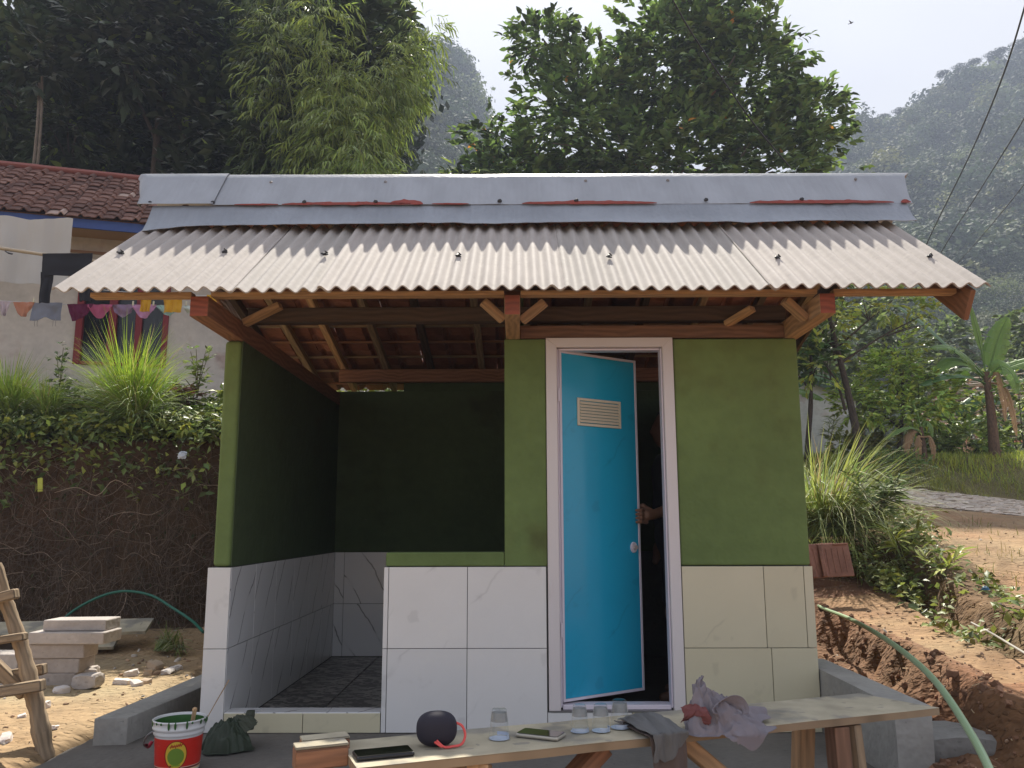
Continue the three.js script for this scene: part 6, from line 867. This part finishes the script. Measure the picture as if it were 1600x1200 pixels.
// ---- small white house far right, bamboo poles, wires, bird
{
  const z = -22, c = at(1258, 660, { z }), y = ground(c.x, z), o = thing('small_house', 'small white gabled house with a dark green roof behind the thin tree', 'house', [c.x, y - 0.2, z], -0.25); const e = at(1258, 600, { z }).y - y; const top = at(1265, 592, { z }).y - y + 0.2, ev = at(1330, 622, { z }).y - y + 0.2;
  const W = 1.55, s = new THREE.Shape([[-W, 0], [W, 0], [W, ev], [0, top], [-W, ev]].map((p) => new THREE.Vector2(...p))); const g = new THREE.ExtrudeGeometry(s, { depth: 3, bevelEnabled: false }); g.translate(0, 0, -3); mesh('wall', boxUV(g), mat(0.62, 0.64, 0.66, 0.9, { map: TX.plas }), o);
  const k = (top - ev) / W; for (const sgn of [-1, 1]) { mesh('roof', beam(V(0, top + 0.05, -1.4), V(sgn * (W + 0.45), ev - k * 0.45 + 0.05, -1.4), 3.5, 0.07, 0.01), mat(0.045, 0.075, 0.06, 0.7), o); mesh('barge_board', beam(V(0, top - 0.01, 0.30), V(sgn * (W + 0.45), ev - k * 0.45 - 0.01, 0.30), 0.04, 0.2, 0.01), mat(0.07, 0.11, 0.09, 0.7), o); }
  const f = thing('bamboo_fence', 'loose fence of stacked bamboo poles behind the tall banana', 'fence', [0, 0, 0]); for (let n = 0; n < 22; n++) { const v = 592 + n * 4.4, zz = -18.4 + 0.05 * (n % 3), a = at(1476 + rr(-30, 20), v + rr(-5, 5), { z: zz }), b = at(1660, v - 8 + rr(-9, 9), { z: zz - 0.3 }); mesh('bamboo_pole', tube([a, a.clone().lerp(b, 0.5).add(V(0, rr(-0.05, 0.05), 0)), b], 0.022, 0.016, 8, 5), mat(0.42, 0.36, 0.29, 0.8), f); } for (const u of [1500, 1560, 1610]) { const a = at(u, 588, { z: -18.6 }); mesh('post', tube([a, V(a.x, ground(a.x, -18.6) - 0.2, -18.6)], 0.05, 0.06, 6, 7), MAT.barkPale, f); }
  const wire = (label, pts, r) => tag(mesh('overhead_wire', tube(pts, r, r, 60, 6), mat(0.03, 0.03, 0.035, 0.6)), label, 'wire');
  wire('thickest overhead wire, the uppermost on the right crossing the sky', [at(1428, 430, { z: -26 }), at(1452, 372, { z: -22 }), at(1520, 232, { z: -15 }), at(1570, 110, { z: -11 }), at(1604, 0, { z: -8.6 }), at(1640, -140, { z: -6.5 })], 0.017);
  wire('middle overhead wire on the right in front of the hill', [at(1440, 450, { z: -26 }), at(1476, 385, { z: -22 }), at(1545, 275, { z: -15 }), at(1602, 182, { z: -11 }), at(1680, 40, { z: -8 })], 0.013);
  wire('lowest overhead wire on the right in front of the hill', [at(1460, 450, { z: -27 }), at(1512, 394, { z: -22 }), at(1560, 338, { z: -17 }), at(1604, 283, { z: -13 }), at(1700, 150, { z: -9 })], 0.010);
  wire('thin dark wire hanging down across the crown of the large tree', [at(1030, -40, { z: -6 }), at(1075, 42, { z: -6.4 }), at(1130, 125, { z: -6.8 }), at(1180, 196, { z: -7.2 }), at(1235, 262, { z: -7.6 })], 0.011);
  const bp_ = at(1330, 36, { z: -30 }), bd = thing('bird', 'tiny bird flying in the pale sky right of the large tree', 'bird', [bp_.x, bp_.y, bp_.z], 0.8); bd.scale.setScalar(0.6); const body = lump(0.05, 0.045, 0.12, 3, 0.1, 2); const bm = mat(0.06, 0.055, 0.05, 0.8); mesh('body', [body, lump(0.034, 0.034, 0.04, 5, 0.1, 2).translate(0, 0.02, 0.12), new THREE.ConeGeometry(0.012, 0.04, 8).rotateX(Math.PI / 2).translate(0, 0.018, 0.175), beam(V(0, 0, -0.1), V(0, 0.01, -0.24), 0.07, 0.01)], bm, bd); for (const s of [-1, 1]) mesh('wing', sheet(6, 4, (u, v) => V(s * u * 0.26, 0.02 + 0.14 * u - 0.05 * u * u, (0.5 - v) * 0.12 * (1 - 0.6 * u) - 0.05 * u), 0.006), bm, bd);
}
// ================================================================== wooded hills, hazy with distance
{
  const ridge = (x) => { const P = [[-260, 60], [-90, 90], [-32, 126], [-16, 120], [-4, 92], [20, 76], [60, 78], [86, 92], [100, 100], [126, 114], [150, 127], [180, 132], [330, 110]]; for (let i = 1; i < P.length; i++) if (x < P[i][0]) { const t = clamp((x - P[i - 1][0]) / (P[i][0] - P[i - 1][0])); return lerp(P[i - 1][1], P[i][1], t * t * (3 - 2 * t)); } return 110; };
  const hill = (x, z) => { const t = clamp((-52 - z) / 150), b = Math.pow(t, 0.92), back = clamp((-202 - z) / 120); return -2 + (ridge(x) + 2) * b * (1 - 0.5 * back) + (5.5 * fbm(x * 0.03, z * 0.03, 3, 4) + 2.5 * ns(x * 0.02, 0.5)) * sst(0, 0.25, t); };
  const g = sheet(90, 60, (u, v) => { const x = lerp(-260, 330, u), z = lerp(-48, -320, v), p = V(x, hill(x, z), z); p.u = x; p.v = z; return p; }); tag(mesh('hills', g, mat(0.045, 0.065, 0.03, 0.95)), null, null, null, 'structure');
  // far-off wood: crowns of leaf tufts
  const crown = (seed, n, sy, lo = 0.045, hi = 0.10) => { const r = rng(seed), pos = []; for (let k = 0; k < n; k++) { let x, y, z, d; do { x = r() * 2 - 1; y = r() * 2 - 1; z = r() * 2 - 1; d = Math.hypot(x, y, z); } while (d > 1 || d < 0.45); const l = 0.8 + 0.5 * ns(x * 2 + seed, y * 2, z * 2), c = V(x * l, (y * 0.8 * l + 0.1) * sy, z * l), nrm = V(x + rr(-0.7, 0.7, r), y + rr(-0.5, 0.9, r), z + rr(-0.7, 0.7, r)).normalize(), t1 = nrm.clone().cross(V(0.3, 1, 0.2)).normalize(), t2 = nrm.clone().cross(t1), s = rr(lo, hi, r), P = (a, b) => c.clone().addScaledVector(t1, a * s).addScaledVector(t2, b * s * 0.7); const q = [P(-1, 0), P(0, 1), P(1, 0), P(-1, 0), P(1, 0), P(0, -1)]; q.forEach((v) => pos.push(v.x, v.y, v.z)); } const q = new THREE.BufferGeometry(); q.setAttribute('position', new THREE.Float32BufferAttribute(pos, 3)); q.computeVertexNormals(); return q; };
  const kinds = [crown(1, 800, 1), crown(2, 800, 1.25), crown(3, 650, 0.7), crown(4, 3000, 1.1, 0.018, 0.045)], ms = [[], [], [], []], cs = [[], [], [], []], r = rng(404), trunks = [];
  for (let k = 0; k < 6000; k++) { const z = -52 - 160 * Math.pow(r(), 0.8), d = 4.3 - z, x = rr(-0.28 * d - 5, 0.75 * d + 10, r); if (x / d < 0.30 && x / d > 0.03 && r() < 0.5) continue; const i = z > -100 ? 3 : Math.floor(r() * 3), s = rr(2.4, z > -100 ? 4.2 : 5.4, r) * (r() < 0.08 ? 1.35 : 1); ms[i].push(M4(V(x, hill(x, z) + s * 0.9 + (r() < 0.12 ? 3 : 0), z), Q(rr(-0.2, 0.2, r), r() * 6.28, rr(-0.2, 0.2, r)), V(s, s * rr(0.9, 1.3, r), s))); cs[i].push(tintOf(r() < 0.22 ? [0.12, 0.16, 0.05] : [0.05, 0.085, 0.032], r, 0.45, 0.3)); }
  kinds.forEach((q, i) => tag(inst('far_wood', q, phys(1, 1, 1, 0.9, { transmission: 0.25, thickness: 0 }), ms[i], scene, cs[i]), null, null, null, 'stuff'));
  { const m2 = [[], [], []], c2 = [[], [], []]; for (let k = 0; k < 900; k++) { const z = rr(-27, -48, r), x = rr(-34, -0.17 * (4.3 - z), r), i = k % 3, s = rr(1.5, 3.0, r); m2[i].push(M4(V(x, ground(x, z) + rr(0.5, 7, r), z), Q(rr(-0.2, 0.2, r), r() * 6.28, 0), V(s, s * 1.2, s))); c2[i].push(tintOf([0.022, 0.038, 0.017], r, 0.4, 0.3)); } kinds.slice(0, 3).forEach((q, i) => tag(inst('hillside_wood', q, phys(1, 1, 1, 0.9, { transmission: 0.25, thickness: 0 }), m2[i], scene, c2[i]), null, null, null, 'stuff')); }
  // the tall flat-crowned trees that stand out on the ridge
  for (const [u, v, hgt, label] of [[1405, 205, 11, 'tall thin tree with a small crown standing out on the hazy ridge'], [1365, 222, 9, 'flat crowned tree on the hazy ridge left of the tall thin one'], [1500, 150, 11, 'spreading flat crowned tree near the top of the ridge'], [1548, 118, 12, 'tallest spreading tree on the ridge near the right edge'], [1590, 110, 11, 'spreading tree on the ridge at the right edge']]) { const z = -204, p = at(u, v, { z }), y = hill(p.x, z); const o = thing('ridge_tree', label, 'tree', [p.x, y, z], 0, 'trees standing out on the ridge'); const hh = Math.max(hgt, p.y - y + 6); mesh('trunk', tube([V(0, -1, 0), V(0.2, hh * 0.5, 0), V(-0.1, hh * 0.9, 0)], 0.35, 0.15, 10, 6), MAT.bark, o); for (let n = 0; n < 6; n++) { const a = n * 1.9, rad = 2.2 + 1.5 * ((n * 7) % 3) / 2; const m = mesh('crown', kinds[2], phys(0.05, 0.075, 0.03, 0.9), o); m.position.set(Math.cos(a) * rad, hh * (0.82 + 0.05 * (n % 4)), Math.sin(a) * rad); m.scale.set(2.3, 1.0, 2.3); m.rotation.y = n; } }
}

// ------------------------------------------------------------------ draw
const renderer = new THREE.WebGLRenderer({ antialias: true });
renderer.setSize(1024, 768);
renderer.toneMapping = THREE.LinearToneMapping;
renderer.toneMappingExposure = EXPOSURE;
renderer.shadowMap.enabled = true; renderer.shadowMap.type = THREE.PCFSoftShadowMap;
renderer.render(scene, camera);
